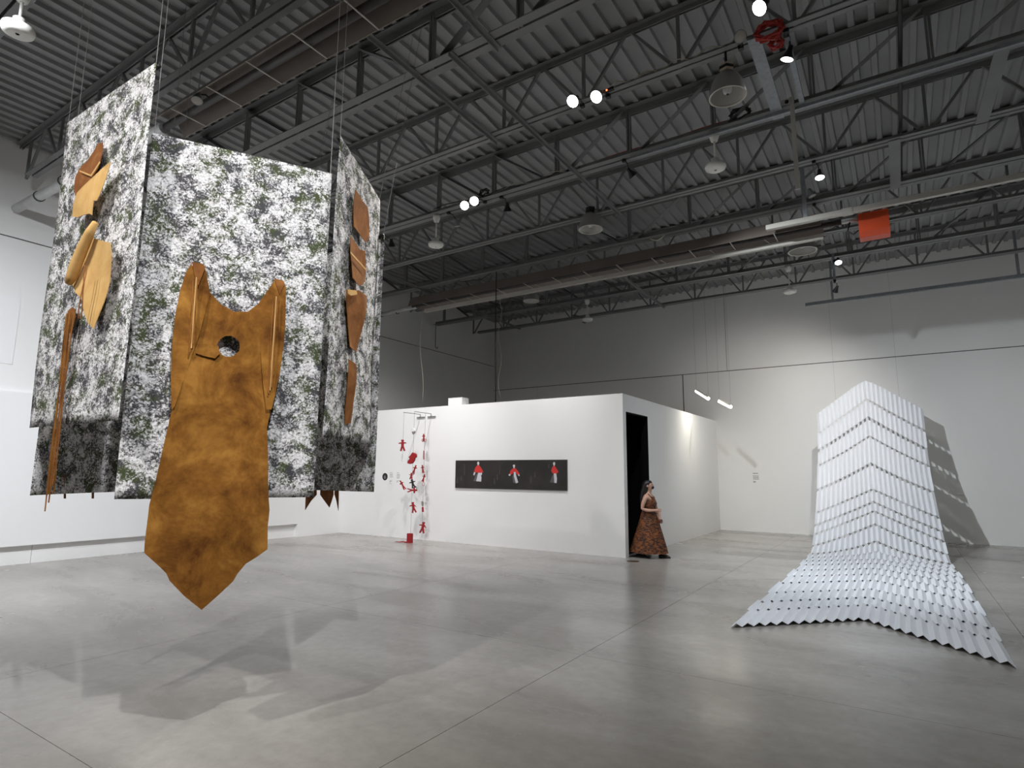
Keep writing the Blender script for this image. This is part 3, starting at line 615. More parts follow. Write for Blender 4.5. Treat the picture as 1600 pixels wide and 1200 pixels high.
def sheet(name, outline, k, off, m, label, cat, holes=(), step=.06, bulge=.012, th=.004, parent=None, group=None, seed=0, fn=None):
    """flat hide laid on panel k, traced in pixels on that panel's plane, with bends"""
    a = Vector((PAN[k][0][0], PAN[k][0][1], 0)); b_ = Vector((PAN[k][1][0], PAN[k][1][1], 0)); d = (b_ - a).normalized(); n = NRM[k]; q = a + n * off
    def uvp(px): P = on_plane(px[0], px[1], q, n); return Vector(((P - q).dot(d), P.z))
    def dens(pl):
        out = []
        for i in range(len(pl)):
            p, r = pl[i], pl[(i + 1) % len(pl)]; s = max(1, int((r - p).length / step))
            out += [p + (r - p) * (t_ / s) for t_ in range(s)]
        return out
    loops = [dens([uvp(p) for p in outline])] + [dens([uvp(p) for p in h]) for h in holes]
    pts = [p for l in loops for p in l]; edges = []; o = 0
    for l in loops: edges += [(o + i, o + (i + 1) % len(l)) for i in range(len(l))]; o += len(l)
    mn = Vector((min(p.x for p in pts), min(p.y for p in pts))); mx = Vector((max(p.x for p in pts), max(p.y for p in pts)))
    def inside(p, l):
        c = False
        for i in range(len(l)):
            A, Bq = l[i], l[i - 1]
            if (A.y > p.y) != (Bq.y > p.y) and p.x < (Bq.x - A.x) * (p.y - A.y) / (Bq.y - A.y) + A.x: c = not c
        return c
    rnd = random.Random(seed); y = mn.y + step
    while y < mx.y:
        x = mn.x + step
        while x < mx.x:
            p = Vector((x + rnd.uniform(-.2, .2) * step, y + rnd.uniform(-.2, .2) * step))
            if inside(p, loops[0]) and not any(inside(p, h) for h in loops[1:]) and min((p - r).length for r in pts[:len(loops[0])]) > step * .4: pts.append(p)
            x += step
        y += step
    vo, eo, fo, *_ = geometry.delaunay_2d_cdt(pts, edges, [], 0, 1e-5)
    faces = []
    for f in fo:
        c = sum((vo[i] for i in f), Vector((0, 0))) / len(f)
        if inside(c, loops[0]) and not any(inside(c, h) for h in loops[1:]): faces.append(tuple(f))
    cx, cy = (mn + mx) / 2
    def h(p):
        b = bulge * (math.sin(p.x * 7 + seed) * math.cos(p.y * 4.3 + seed * 2) + .6 * math.sin(p.y * 9 + p.x * 5 + seed))
        if fn: b += fn(p.x, p.y)
        return b
    mb_ = MB(); base = [q + d * p.x + Vector((0, 0, p.y)) + n * h(p) for p in vo]
    mb_.add([Vector((v.x, v.y, p.y)) for v, p in zip(base, vo)], faces)
    if parent: ob_ = mb_.build(name, m, parent, True)
    else:
        c = sum(base, Vector()) / len(base); ob_ = mb_.build(name, m, None, True, origin=(c.x, c.y, min(p.y for p in vo)))
        if label: tag(ob_, label, cat, group)
    sm = ob_.modifiers.new('s', 'SOLIDIFY'); sm.thickness = th; sm.offset = 0
    bake(ob_); smooth_by_angle(ob_, 50)
    return ob_
# --- the big hide on the front cloth
hole = [(357 + 17.5 * math.cos(t_ / 14 * 2 * math.pi) * (1 + .06 * math.sin(t_ * 2)), 541 + 16.5 * math.sin(t_ / 14 * 2 * math.pi)) for t_ in range(14)]
body = [(297, 416), (319, 416), (322, 424), (328, 457), (345, 476), (366, 488), (387, 488), (403, 476), (416, 457), (428, 440), (443, 442), (446, 450), (445, 507), (443, 536), (437, 578), (428, 621), (423, 640), (417, 669), (419, 707), (419, 768), (421, 797), (418, 824), (418, 858), (400, 871), (384, 881), (371, 897), (364, 909), (339, 932), (315, 953), (288, 931), (265, 907), (260, 896), (251, 887), (225, 864), (227, 837), (233, 789), (243, 752), (255, 699), (268, 643), (268, 588), (270, 536), (274, 498), (282.5, 452), (291, 427)]
big = sheet('moose_hide', body, 'front', .075, HIDE, 'big pointed brown hide with armhole straps and round hole, on long cloth', 'hide', [hole], .05, .013, .005, seed=3)
fl1 = [(299, 411), (305, 432), (309, 470), (322, 436), (328, 458), (320, 490), (312, 522), (300, 556), (286, 596), (273, 636), (268, 640), (267, 588), (269, 536), (273, 498), (282, 452), (290, 427)]
fA = sheet('shoulder_flap', fl1, 'front', .093, HIDE, None, None, (), .05, .007, .004, big, seed=5)
fl2 = [(430, 436), (436, 459), (444, 441), (447, 450), (446, 507), (444, 536), (438, 578), (429, 621), (424, 640), (416, 640), (411, 600), (408, 560), (406, 520), (405, 478), (416, 458)]
fB = sheet('shoulder_flap', fl2, 'front', .093, HIDE, None, None, (), .05, .007, .004, big, seed=8)
sheet('strap_fold', [(300, 409), (318, 413), (321, 418), (310, 446), (304, 430)], 'front', .10, HIDEO, None, None, (), .05, .002, .005, big, seed=1)
sheet('strap_fold', [(429, 435), (443, 439), (445, 443), (437, 460), (432, 446)], 'front', .10, HIDEO, None, None, (), .05, .002, .005, big, seed=2)
sheet('hole_fold', [(309, 536), (341, 540), (344, 552), (336, 560), (318, 556), (306, 552)], 'front', .088, HIDE, None, None, (), .05, .002, .003, big, seed=4)
qa = Vector((*PAN['front'][0], 0))
for x_, y_ in ((301, 414), (316, 414), (431, 440), (441, 441), (292, 520), (440, 520)):
    A = on_plane(x_, y_, qa + NRM['front'] * .085, NRM['front']); MB().tube([A, A - NRM['front'] * .09], .002, 5).build('tie', HIDEO, big)
def thong(k, off, p0, p1, m, parent, w_=.012, sag=0):
    a = Vector((PAN[k][0][0], PAN[k][0][1], 0)); n = NRM[k]; q = a + n * off
    A = on_plane(*p0, q, n); Bp = on_plane(*p1, q, n); dd = (Bp - A); side = dd.cross(n).normalized() * (w_ / 2); m_ = MB()
    N_ = 6; ctrs = [A + dd * (i / N_) + n * (.004 * math.sin(i * 1.3 + off * 50 + p0[0])) + side * sag * math.sin(i) for i in range(N_ + 1)]
    vs_ = [c + s * side + e * n * .002 for c in ctrs for s, e in ((-1, -1), (1, -1), (1, 1), (-1, 1))]
    fs = [(i * 4 + j, i * 4 + (j + 1) % 4, i * 4 + 4 + (j + 1) % 4, i * 4 + 4 + j) for i in range(N_) for j in range(4)] + [(3, 2, 1, 0), (N_ * 4, N_ * 4 + 1, N_ * 4 + 2, N_ * 4 + 3)]
    return m_.add(vs_, fs).build('thong', m, parent)
for i in range(4):
    thong('front', .105 + .004 * i, (302 + 2.4 * i, 433), (295 + 2.0 * i, 556 - 6 * i), (HIDEO, HIDE, HIDEL, HIDEO)[i], fA, .0075)
    thong('front', .105 + .004 * i, (427 + 2.4 * i, 463), (418 + 2.0 * i, 620 - 5 * i), (HIDEO, HIDE, HIDEL, HIDEO)[i], fB, .0075)
# --- left cloth
g1 = 'hide shapes on the printed cloths'
o1 = sheet('hide_shape', [(159, 222), (160, 230), (158, 246), (155.5, 258), (150, 275), (141, 290), (128, 305), (117, 309), (115, 295), (118, 277), (124, 263), (136, 249), (145, 235), (151, 224)], 'left', .045, HIDEB, 'dark brown leaf-shaped hide above the pale golden one', 'hide', (), .05, .012, .004, None, g1, 1)
o2 = sheet('hide_shape', [(171, 252), (166, 274), (157, 307), (154, 314.5), (149, 314.5), (147, 337), (143, 335), (133, 337), (122, 340), (112, 338), (115, 321), (122, 302), (138, 284), (157, 263)], 'left', .085, HIDEL, 'pale golden pointed hide lapping a dark brown one', 'hide', (), .05, .010, .004, None, g1, 2)
sheet('seam', [(124.5, 266), (142, 273), (156, 252), (157, 254), (143, 276), (124, 268)], 'left', .062, HIDEL, None, None, (), .05, .001, .002, o1, seed=1)
sheet('hide_shape', [(139, 370), (159, 376), (174, 380), (173, 400.5), (167, 439), (159, 472), (150, 503), (147, 514), (139, 505), (133.5, 490), (130, 468), (121, 457), (116, 443), (121, 430), (122.5, 415), (126, 402), (137, 384)], 'left', .075, HIDEL, 'golden blade-shaped hide hanging beside the rolled one', 'hide', (), .05, .012, .004, None, g1, 3)
a = Vector((*PAN['left'][0], 0)); n = NRM['left']; q = a + n * .125
pl = [on_plane(x_, y_, q, n) for x_, y_ in [(149, 348), (140, 364), (129, 388), (119, 412), (112, 432), (107, 443)]]
rl = MB().tube(pl, [.019, .029, .034, .036, .034, .022], 14).build('hide_roll', HIDEL, None, True, origin=pl[-1]); tag(rl, 'rolled golden hide slanting beside the blade-shaped one', 'hide', g1)
for i in range(2): thong('left', .145, (133 + i * 2.5, 415), (122 + i * 3.5, 498), HIDEB, rl, .008)
tb = thing('thong_bundle', 'long bundle of orange hide thongs trailing below the printed cloth', 'thongs', on_plane(70, 798, q, n), g1)
sheet('bundle_head', [(106, 486), (112, 480), (117, 484), (116, 497), (111, 520), (105, 520), (104, 500)], 'left', .05, HIDEO, None, None, (), .05, .003, .006, tb, seed=6)
for i in range(8):
    thong('left', .050 + .005 * (i % 4), (105 + 1.4 * i, 490), (69 + 1.9 * i + (2 if i % 3 == 0 else 0), 799 - 4.5 * i - 9 * (i % 3)), HIDEO if i % 2 else HIDE, tb, .013, .3)
# --- right cloth
RS = [([(555, 297), (559, 300), (567, 314), (574, 324), (575, 340), (576, 372), (572, 379), (568, 374), (561, 364), (554, 354), (554, 320)], 'top orange hide of the four, folded and drooping to a point'),
      ([(552, 368), (559, 380), (564, 390), (570, 392), (572, 422), (570, 438), (566, 445), (558, 446), (549, 434), (548, 410), (548, 392)], 'orange hide with pale edge, second of the four from the top'),
      ([(543, 452), (558, 454), (571, 463), (569, 481), (563, 534), (560, 550), (545, 542), (545, 493), (543, 468)], 'long creased orange hide, third of the four from the top'),
      ([(543, 561), (555, 569), (556.5, 582), (553, 626), (552, 661), (543, 663), (542, 600)], 'narrow orange hide, lowest of the four')]
for i, (pl, lab) in enumerate(RS):
    sheet('hide_shape', pl, 'right', .055, HIDEO, lab, 'hide', (), .05, .016, .005, None, g1, 11 + i)
thg = sheet('hide_edge', [(548, 393), (572, 420), (572, 423), (548, 396)], 'right', .09, HIDEL, None, None, (), .05, .002, .004, bpy.data.objects['hide_shape.004'], seed=2)
sheet('hide_collar', [(543, 452), (557, 454), (558, 460), (548, 462), (544, 459)], 'right', .085, HIDEL, None, None, (), .05, .002, .004, bpy.data.objects['hide_shape.005'], seed=3)
# --- tips of hides on the far cloths
for i, pl in enumerate([[(479, 740), (494, 740), (495, 773), (486, 783), (477, 797), (478, 770)], [(501, 740), (520, 740), (521, 773), (515, 793), (505, 780), (500, 773)], [(523, 740), (529, 740), (528.5, 798), (525, 782), (522, 772)]]):
    sheet('hide_shape', pl, 'backright', .05, HIDEB, ('brown hide tip with swept point under the rear dark cloth', 'broad triangular brown hide tip under the rear dark cloth, between two others', 'narrow brown hide tip with trailing point under the rear dark cloth')[i], 'hide', (), .05, .004, .004, None, 'hide tips under the rear cloth', 20 + i)
for x_ in (101, 145):
    sheet('hide_shape', [(x_ - 1.6, 740), (x_ + 1.6, 740), (x_ + 1.6, 779), (x_ - 1.6, 779)], 'backleft', .015, HIDEB, 'thin brown hide strip showing under the cloth beside the long thong bundle', 'hide', (), .05, .002, .004, None, 'hide strips under the rear cloth', 30 + x_)

# ================================================================== CHEVRON PAPER WORK
prof = [(19.72, 4.7), (19.6, 3.5), (19.3, 2.6), (18.55, 1.7), (17.4, .88), (16.4, .28), (15.9, .085), (15.3, .032), (7.0, .032)]
cum = [0]
for i in range(len(prof) - 1): cum.append(cum[-1] + math.hypot(prof[i + 1][0] - prof[i][0], prof[i + 1][1] - prof[i][1]))
def pcurve(s):
    s = max(0, min(s, cum[-1] - .001)); i = max(j for j in range(len(cum) - 1) if cum[j] <= s); t_ = (s - cum[i]) / (cum[i + 1] - cum[i])
    a, b_ = prof[i], prof[i + 1]; return a[0] + (b_[0] - a[0]) * t_, a[1] + (b_[1] - a[1]) * t_
def psm(s):
    q = [pcurve(s + e) for e in (-.35, -.18, 0, .18, .35)]; y = sum(p[0] for p in q) / 5; z = sum(p[1] for p in q) / 5; return Vector((0, y, max(z, .03)))
def pnorm(s):
    a = psm(s - .03); b_ = psm(s + .03); t_ = (b_ - a).normalized(); n = Vector((1, 0, 0)).cross(t_); return n if n.z > 0 or n.y < 0 else -n
rows = [.10, .68, 1.22, 1.79, 2.71, 3.70, 4.22, 4.60, 5.14, 5.83, 6.33, 6.95, 7.6, 8.4, 9.2, 9.99, 10.95, 11.72, 12.35, 13.33]
ch = thing('pleated_paper_work', 'white pleated paper chevron work sweeping from the wall across the floor', 'artwork', (-.6, 12.5, 0))
NP = 24; NC = NP * 2
def cx_of(s): return -.68 + .14 * min(1, max(0, (s - 3) / 6))
def off_of(s): return .98 + .36 * min(1, max(0, s / 13))
def hw_of(s): return 1.30 + .02 * min(1, max(0, (s - 3) / 6))
for r in range(len(rows) - 1):
    s0, s1 = rows[r], rows[r + 1]; m = MB(); ns = max(2, int((s1 - s0) / .12)); amp = .021 if s0 > 6 else .021; ov = .05 if s0 > 5.5 else 0.0
    nseg = NC; cut = 1 <= r <= 9; HOLE = (.10, .07, .095, .065, .10, .07, .07, .06, .07, .06)[r % 10]
    vs_ = []
    for j in range(ns + 1):
        for c in range(nseg + 1):
            u = c / nseg * 2 - 1
            sc_ = s0 + (s1 - s0 + (ov if r < len(rows) - 2 else 0)) * (0 if j == 0 else (HOLE / (s1 - s0) if (j == 1 and cut) else ((j - 1 + 1e-9) / (ns - 1) * (1 - HOLE / (s1 - s0)) + HOLE / (s1 - s0) if cut else j / ns)))
            s = sc_ + off_of(sc_) * abs(u)
            ridge = ((c + r) % 2)
            # folds meet flat at the middle of the vertical bands and open toward their edges
            p = psm(s); n = pnorm(s)
            p = p + Vector((cx_of(s) + hw_of(s) * u, 0, 0)) + n * (amp * (1 if ridge else -1) + .004 - (.008 if j == ns and ov else 0))
            p.z = max(p.z, .006)
            vs_.append(p)
    W_ = nseg + 1
    m.add(vs_, [(j * W_ + c, j * W_ + c + 1, (j + 1) * W_ + c + 1, (j + 1) * W_ + c) for j in range(ns) for c in range(nseg) if not (cut and j == 0 and (c + r) % 2 == 0)])
    o = m.build('pleated_band', PAPER, ch)
    sm = o.modifiers.new('s', 'SOLIDIFY'); sm.thickness = .0025; sm.offset = 1
for u in (-.6, .6):
    s = rows[0] + off_of(0) * abs(u); p = psm(s)
    MB().tube([(cx_of(s) + hw_of(s) * u, p.y, p.z - .02), (cx_of(s) + hw_of(s) * u, p.y + .0, DECKZ - .001)], .0016, 5).build('wire', WIREM, ch)

# ================================================================== PANORAMA PICTURE
pic = thing('panorama_picture', 'long dark panorama picture with three red-caped figures on white wall', 'picture', (-8.3, BY - .03, 1.42))
PX0, PX1, PZ0, PZ1 = -9.97, -6.62, 1.42, 2.145
MB().box((PX0, BY - .035, PZ0), (PX1, BY, PZ1)).build('panel', mat('dark_forest_print', (.018, .015, .013), .5, var=.5, vscale=2.5), pic)
SKIN = mat('printed_skin', (.55, .42, .36), .6); PRW = mat('printed_white', (.60, .60, .64), .6); PRR = mat('printed_red', (.62, .03, .025), .6); PRG = mat('printed_grey', (.10, .095, .105), .6); PRB = mat('printed_black', (.01, .01, .01), .6); PRT = mat('printed_trunk', (.055, .048, .038), .6)
def decal(pts, m, name, lift=.0365):
    """flat print on the picture, px given in the 1600x1200 photo"""
    P = [on(x_, y_, 1, BY - lift) for x_, y_ in pts]
    return MB().prism(P, (0, .0012, 0)).build(name, m, pic)
def zz(pts): return [(700 + x_ / 8, 700 + y_ / 8) for x_, y_ in pts]
for x_, y0, y1, wd in [(115, 370, 440, 9), (165, 350, 410, 8), (580, 375, 450, 10), (615, 330, 400, 8), (1035, 350, 440, 11), (1085, 300, 370, 8), (1260, 200, 250, 8), (205, 200, 340, 6), (645, 210, 330, 6)]:
    decal(zz([(x_ - wd, y1), (x_ + wd, y1), (x_ + wd * .7, y0), (x_ - wd * .6, y0)]), PRT, 'printed_trunk', .0362)
for k, (cx, hy, cape, skirt, sh, hands, hd) in enumerate([
  (378, 190, [(365, 215), (388, 215), (415, 250), (442, 300), (410, 310), (345, 305), (325, 290), (345, 240)], [(375, 310), (405, 310), (418, 370), (414, 420), (352, 415), (365, 360)], [(352, 325), (375, 320), (352, 415), (318, 412)], [[(405, 300), (425, 300), (424, 338), (410, 335)], [(325, 300), (345, 305), (328, 345), (316, 335)]], SKIN),
  (825, 222, [(812, 255), (838, 250), (872, 285), (896, 325), (868, 335), (845, 300), (820, 300), (800, 330), (770, 325), (780, 285)], [(822, 260), (842, 260), (850, 340), (878, 430), (848, 442), (822, 345)], [(805, 350), (822, 345), (846, 440), (815, 435)], [[(760, 325), (785, 325), (775, 350), (758, 345)], [(872, 325), (890, 325), (896, 352), (880, 348)]], SKIN),
  (1326, 195, [(1318, 222), (1334, 222), (1358, 260), (1380, 295), (1365, 318), (1310, 318), (1290, 285), (1300, 250)], [(1322, 318), (1352, 318), (1362, 380), (1358, 438), (1330, 436)], [(1305, 345), (1322, 325), (1330, 436), (1274, 430)], [], SKIN)]):
    decal(zz(sh), PRG, 'printed_skirt_side', .0364); decal(zz(skirt), PRW, 'printed_skirt', .037); decal(zz(cape), PRR, 'printed_cape', .0376)
    decal(zz([(cx + 14 * math.cos(t_ * math.pi / 5), hy + 20 * math.sin(t_ * math.pi / 5)) for t_ in range(10)]), PRW, 'printed_head', .0372)
    decal(zz([(cx - 7, hy + 10), (cx + 7, hy + 10), (cx + 8, hy + 40), (cx - 8, hy + 40)]), PRW, 'printed_neck', .037)
    for hp in hands: decal(zz(hp), PRW, 'printed_hand', .0372)
    if k == 1: decal(zz([(cx - 18, hy - 5), (cx - 8, hy - 26), (cx + 10, hy - 26), (cx + 17, hy - 5), (cx + 8, hy - 14), (cx - 8, hy - 14)]), PRB, 'printed_hair', .0378)
# wall labels
sg = thing('wall_sign', 'small round black sign with pale marks on white wall', 'sign', on(601.5, 754, 1, BY))
c0 = on(601.6, 744.8, 1, BY); R_ = .105
MB().lathe((c0.x, BY + .002, c0.z), (0, -1, 0), [(.001, 0), (R_, 0), (R_, .006), (.001, .006)], 28).build('disc', BLACKF, sg)
LG = mat('label_grey_print', (.30, .30, .30), .7)
for w_, h_ in [(.02, .045), (.07, .012), (.085, -.012), (.06, -.034), (.05, -.055)]: MB().box((c0.x - w_ / 2, BY - .0065, c0.z + h_ - .006), (c0.x + w_ / 2, BY - .005, c0.z + h_ + .006)).build('mark', LG, sg)
def label(x0, z0, w_, rows_, lab, Y):
    t = thing('wall_label', lab, 'wall label', (x0, Y, z0))
    for (dz, ww, th) in rows_: MB().box((x0, Y - .0015, z0 + dz), (x0 + ww, Y + .001, z0 + dz + th)).build('text_line', LT, t)
LT = mat('label_faint_print', (.46, .46, .45), .8)
p = on(608.5, 757, 1, BY); label(p.x, p.z, .1, [(.33, .10, .016), (.285, .12, .018), (.25, .12, .018), (.21, .13, .018), (.10, .10, .016), (.07, .06, .02), (.02, .08, .012)], 'faint printed wall text next to the round black sign', BY)
p = on(619.5, 757, 1, BY); label(p.x, p.z, .1, [(.32, .09, .016), (.275, .12, .018), (.24, .12, .018), (.20, .12, .018), (.17, .1, .015), (.10, .10, .016), (.065, .06, .02)], 'faint printed wall text behind the red hanging figures', BY)
p = on(1177, 755, 1, BW); label(p.x, p.z, .2, [(.30, .16, .035), (.22, .18, .03), (.17, .18, .03), (.12, .18, .03), (.02, .08, .05)], 'faint printed wall text on the back wall', BW)
bt = thing('white_box', 'small white box standing on top of the partition wall', 'box', (-10.05, BY + .1, BH))
MB().box((-10.3, BY + .0, BH), (-9.82, BY + .3, BH + .20)).build('case', WALL, bt); MB().box((-10.31, BY - .004, BH + .192), (-9.81, BY + .304, BH + .204)).build('lid', WALL, bt)

# ================================================================== RED HANGING FIGURES
mo = thing('string_mobile', 'wall brackets and strings holding the red hanging figures', 'mobile', (-11.1, 12.1, .05))
XA, XB = -11.27, -10.87; ZR = 3.44
for X_ in (XA, XB):
    MB().tube([(X_, BY - .04, 3.36), (X_, BY - .05, ZR), (X_, 11.84, ZR + .0)], .010, 8).build('bracket_rod', WIREM, mo, True)
    MB().beam((X_ - .14, BY - .02, 3.36), (X_ + .14, BY - .02, 3.36), .03, .03).build('bracket_foot', WIREM, mo)
STR = {'a': (XA, 11.86, 2.1), 'b': (XB, 11.84, .235), 'c': (XB, 12.28, .10)}
for k, (x_, y_, zl) in STR.items(): MB().tube([(x_, y_, ZR), (x_, y_, zl)], .004, 5).build('string', WIREM, mo)
def blob(name, pts, m, label, Y, th=.03, group='red hanging figures'):
    P = [on(x_, y_, 1, Y) for x_, y_ in pts]
    o = MB().prism([p + Vector((0, -th / 2, 0)) for p in P], (0, th, 0)).build(name, m, None, origin=(sum(p.x for p in P) / len(P), Y, min(p.z for p in P)))
    bv = o.modifiers.new('b', 'BEVEL'); bv.width = .008; bv.segments = 2; bv.limit_method = 'NONE'
    return tag(o, label, 'figure', group)
def doll(cx, cy, s, ang, m, label, Y, pose=0):
    """a soft cut figure: head, arms and legs, s px tall"""
    base = [(-.07, -.5), (.07, -.5), (.10, -.42), (.06, -.34), (.06, -.30), (.30, -.26), (.31, -.18), (.09, -.16), (.08, .05), (.22, .44), (.14, .5), (.0, .14), (-.12, .5), (-.2, .47), (-.09, .05), (-.09, -.16), (-.31, -.14), (-.32, -.22), (-.06, -.28), (-.06, -.34), (-.10, -.42)]
    if pose == 1: base = [(x_, y_) for x_, y_ in base]; base[6] = (.28, -.02); base[5] = (.22, -.12)
    if pose == 2: base = [(x_ * .55, y_) for x_, y_ in base]
    c, s_ = math.cos(ang), math.sin(ang)
    return blob('felt_figure', [(cx + s * (x_ * c - y_ * s_), cy + s * (x_ * s_ + y_ * c)) for x_, y_ in base], m, label, Y)
Ya, Yb, Yc = 11.86, 11.84, 12.28
doll(629, 696, 18, .0, REDF, 'dark red figure with spread arms, top of the outer string', Ya)
doll(628, 715, 12, .0, WHITEF, 'small white figure just below the top red one', Ya, 2)
doll(629, 758, 16, -.5, REDF, 'slanting dark red figure with arms held in', Ya, 2)
# white and grey bundle on b
blob('felt_bundle', [(643, 669), (646, 668), (649, 672), (649, 676), (646, 679), (643, 676)], WHITEF, 'white round bundle hanging near the bracket', Yb, .05)
blob('felt_band', [(643.5, 674.5), (649, 673.5), (648, 677), (645, 678)], mat('grey_felt', (.25, .22, .2), .8), 'grey cap under the white bundle', Yb - .03, .03)
blob('felt_bear', [(645, 707), (648, 708), (650.5, 710), (651, 714), (648.5, 716), (647.5, 720), (644.5, 724), (641, 725), (637.5, 724), (638, 720), (641, 717), (639.5, 714), (642.5, 711)], REDF, 'fat bright red figure, largest on the middle string', Yb, .06)
doll(647.5, 734, 15, .35, REDF, 'bright red figure with arms held in under the fat one', Yb, 2)
doll(642.5, 744, 10, .1, REDF, 'small red figure above the black cross figure', Yb, 0)
doll(645, 756, 14, -.25, BLACKF, 'black cross-armed figure amid the red ones', Yb, 0)
lp = [on(649 + 2.2 * math.cos(t_ * .5), 763 + 3 * math.sin(t_ * .5), 1, Yb) for t_ in range(14)]; tag(MB().tube(lp, .008, 6).build('wire_loop', BLACKM, None, True, origin=lp[0]), 'thin dark wire loop beside the black figure', 'loop')
doll(644, 766, 15, 1.57, REDF, 'red figure lying sideways under the black one', Yb, 0)
doll(646, 793, 17, -.15, REDF, 'dark red figure hanging alone low on the middle string', Yb, 1)
doll(662, 684, 12, .0, REDF, 'thin red figure with looped feet, top of the inner string', Yc, 2)
for i_, (xx, yy) in enumerate([(660.5, 688), (664.5, 688)]):
    lp = [on(xx + 1.6 * math.cos(t_ * .5), yy + 2 * math.sin(t_ * .5), 1, Yc) for t_ in range(14)]; tag(MB().tube(lp, .007, 6).build('wire_loop', REDF, None, True, origin=lp[0]), 'small red loop at the feet of the thin red figure', 'loop', 'red loops')
blob('felt_strip', [(661.8, 704), (663, 704), (662.8, 718), (661.6, 718)], REDF, 'narrow red strip on the inner string', Yc)
doll(660.5, 733, 13, -.1, REDF, 'red figure with a pale loop on the inner string', Yc, 2)
doll(662, 747, 12, .3, REDF, 'red figure bent over a pale loop', Yc, 2)
lp = [on(661.5 + 1.8 * math.cos(t_ * .5), 756 + 3.2 * math.sin(t_ * .5), 1, Yc) for t_ in range(14)]; tag(MB().tube(lp, .006, 6).build('wire_loop', REDF, None, True, origin=lp[0]), 'long red loop under the bent red figure', 'loop')
blob('felt_hand', [(658.5, 785), (659.5, 782.5), (660.5, 785), (661.5, 784), (661.3, 791), (659.5, 791)], mat('grey_felt', (.25, .22, .2), .8), 'small grey hand shape above the red block', Yc)
blob('felt_block', [(659.2, 792), (661.5, 792), (662, 800), (659.5, 800)], REDF, 'small red upright block on the inner string', Yc)
doll(660.5, 824.5, 18, .2, REDF, 'dark red dancing figure lowest on the inner string', Yc, 1)
P = on(640, 846, 1, 11.84)
bx = thing('red_block', 'dark red upright block standing on floor below the mobile', 'block', (P.x, 11.84, 0), None)
MB().box((P.x - .06, 11.79, 0), (P.x + .07, 11.89, .24)).build('block', REDF, bx)
MB().tube([(P.x - .06, 11.8, .012), (P.x - .15, 11.75, .03), (P.x - .26, 11.74, .012), (P.x - .38, 11.7, .02)], [.018, .014, .011, .006], 8).build('tail', REDF, bx, True)

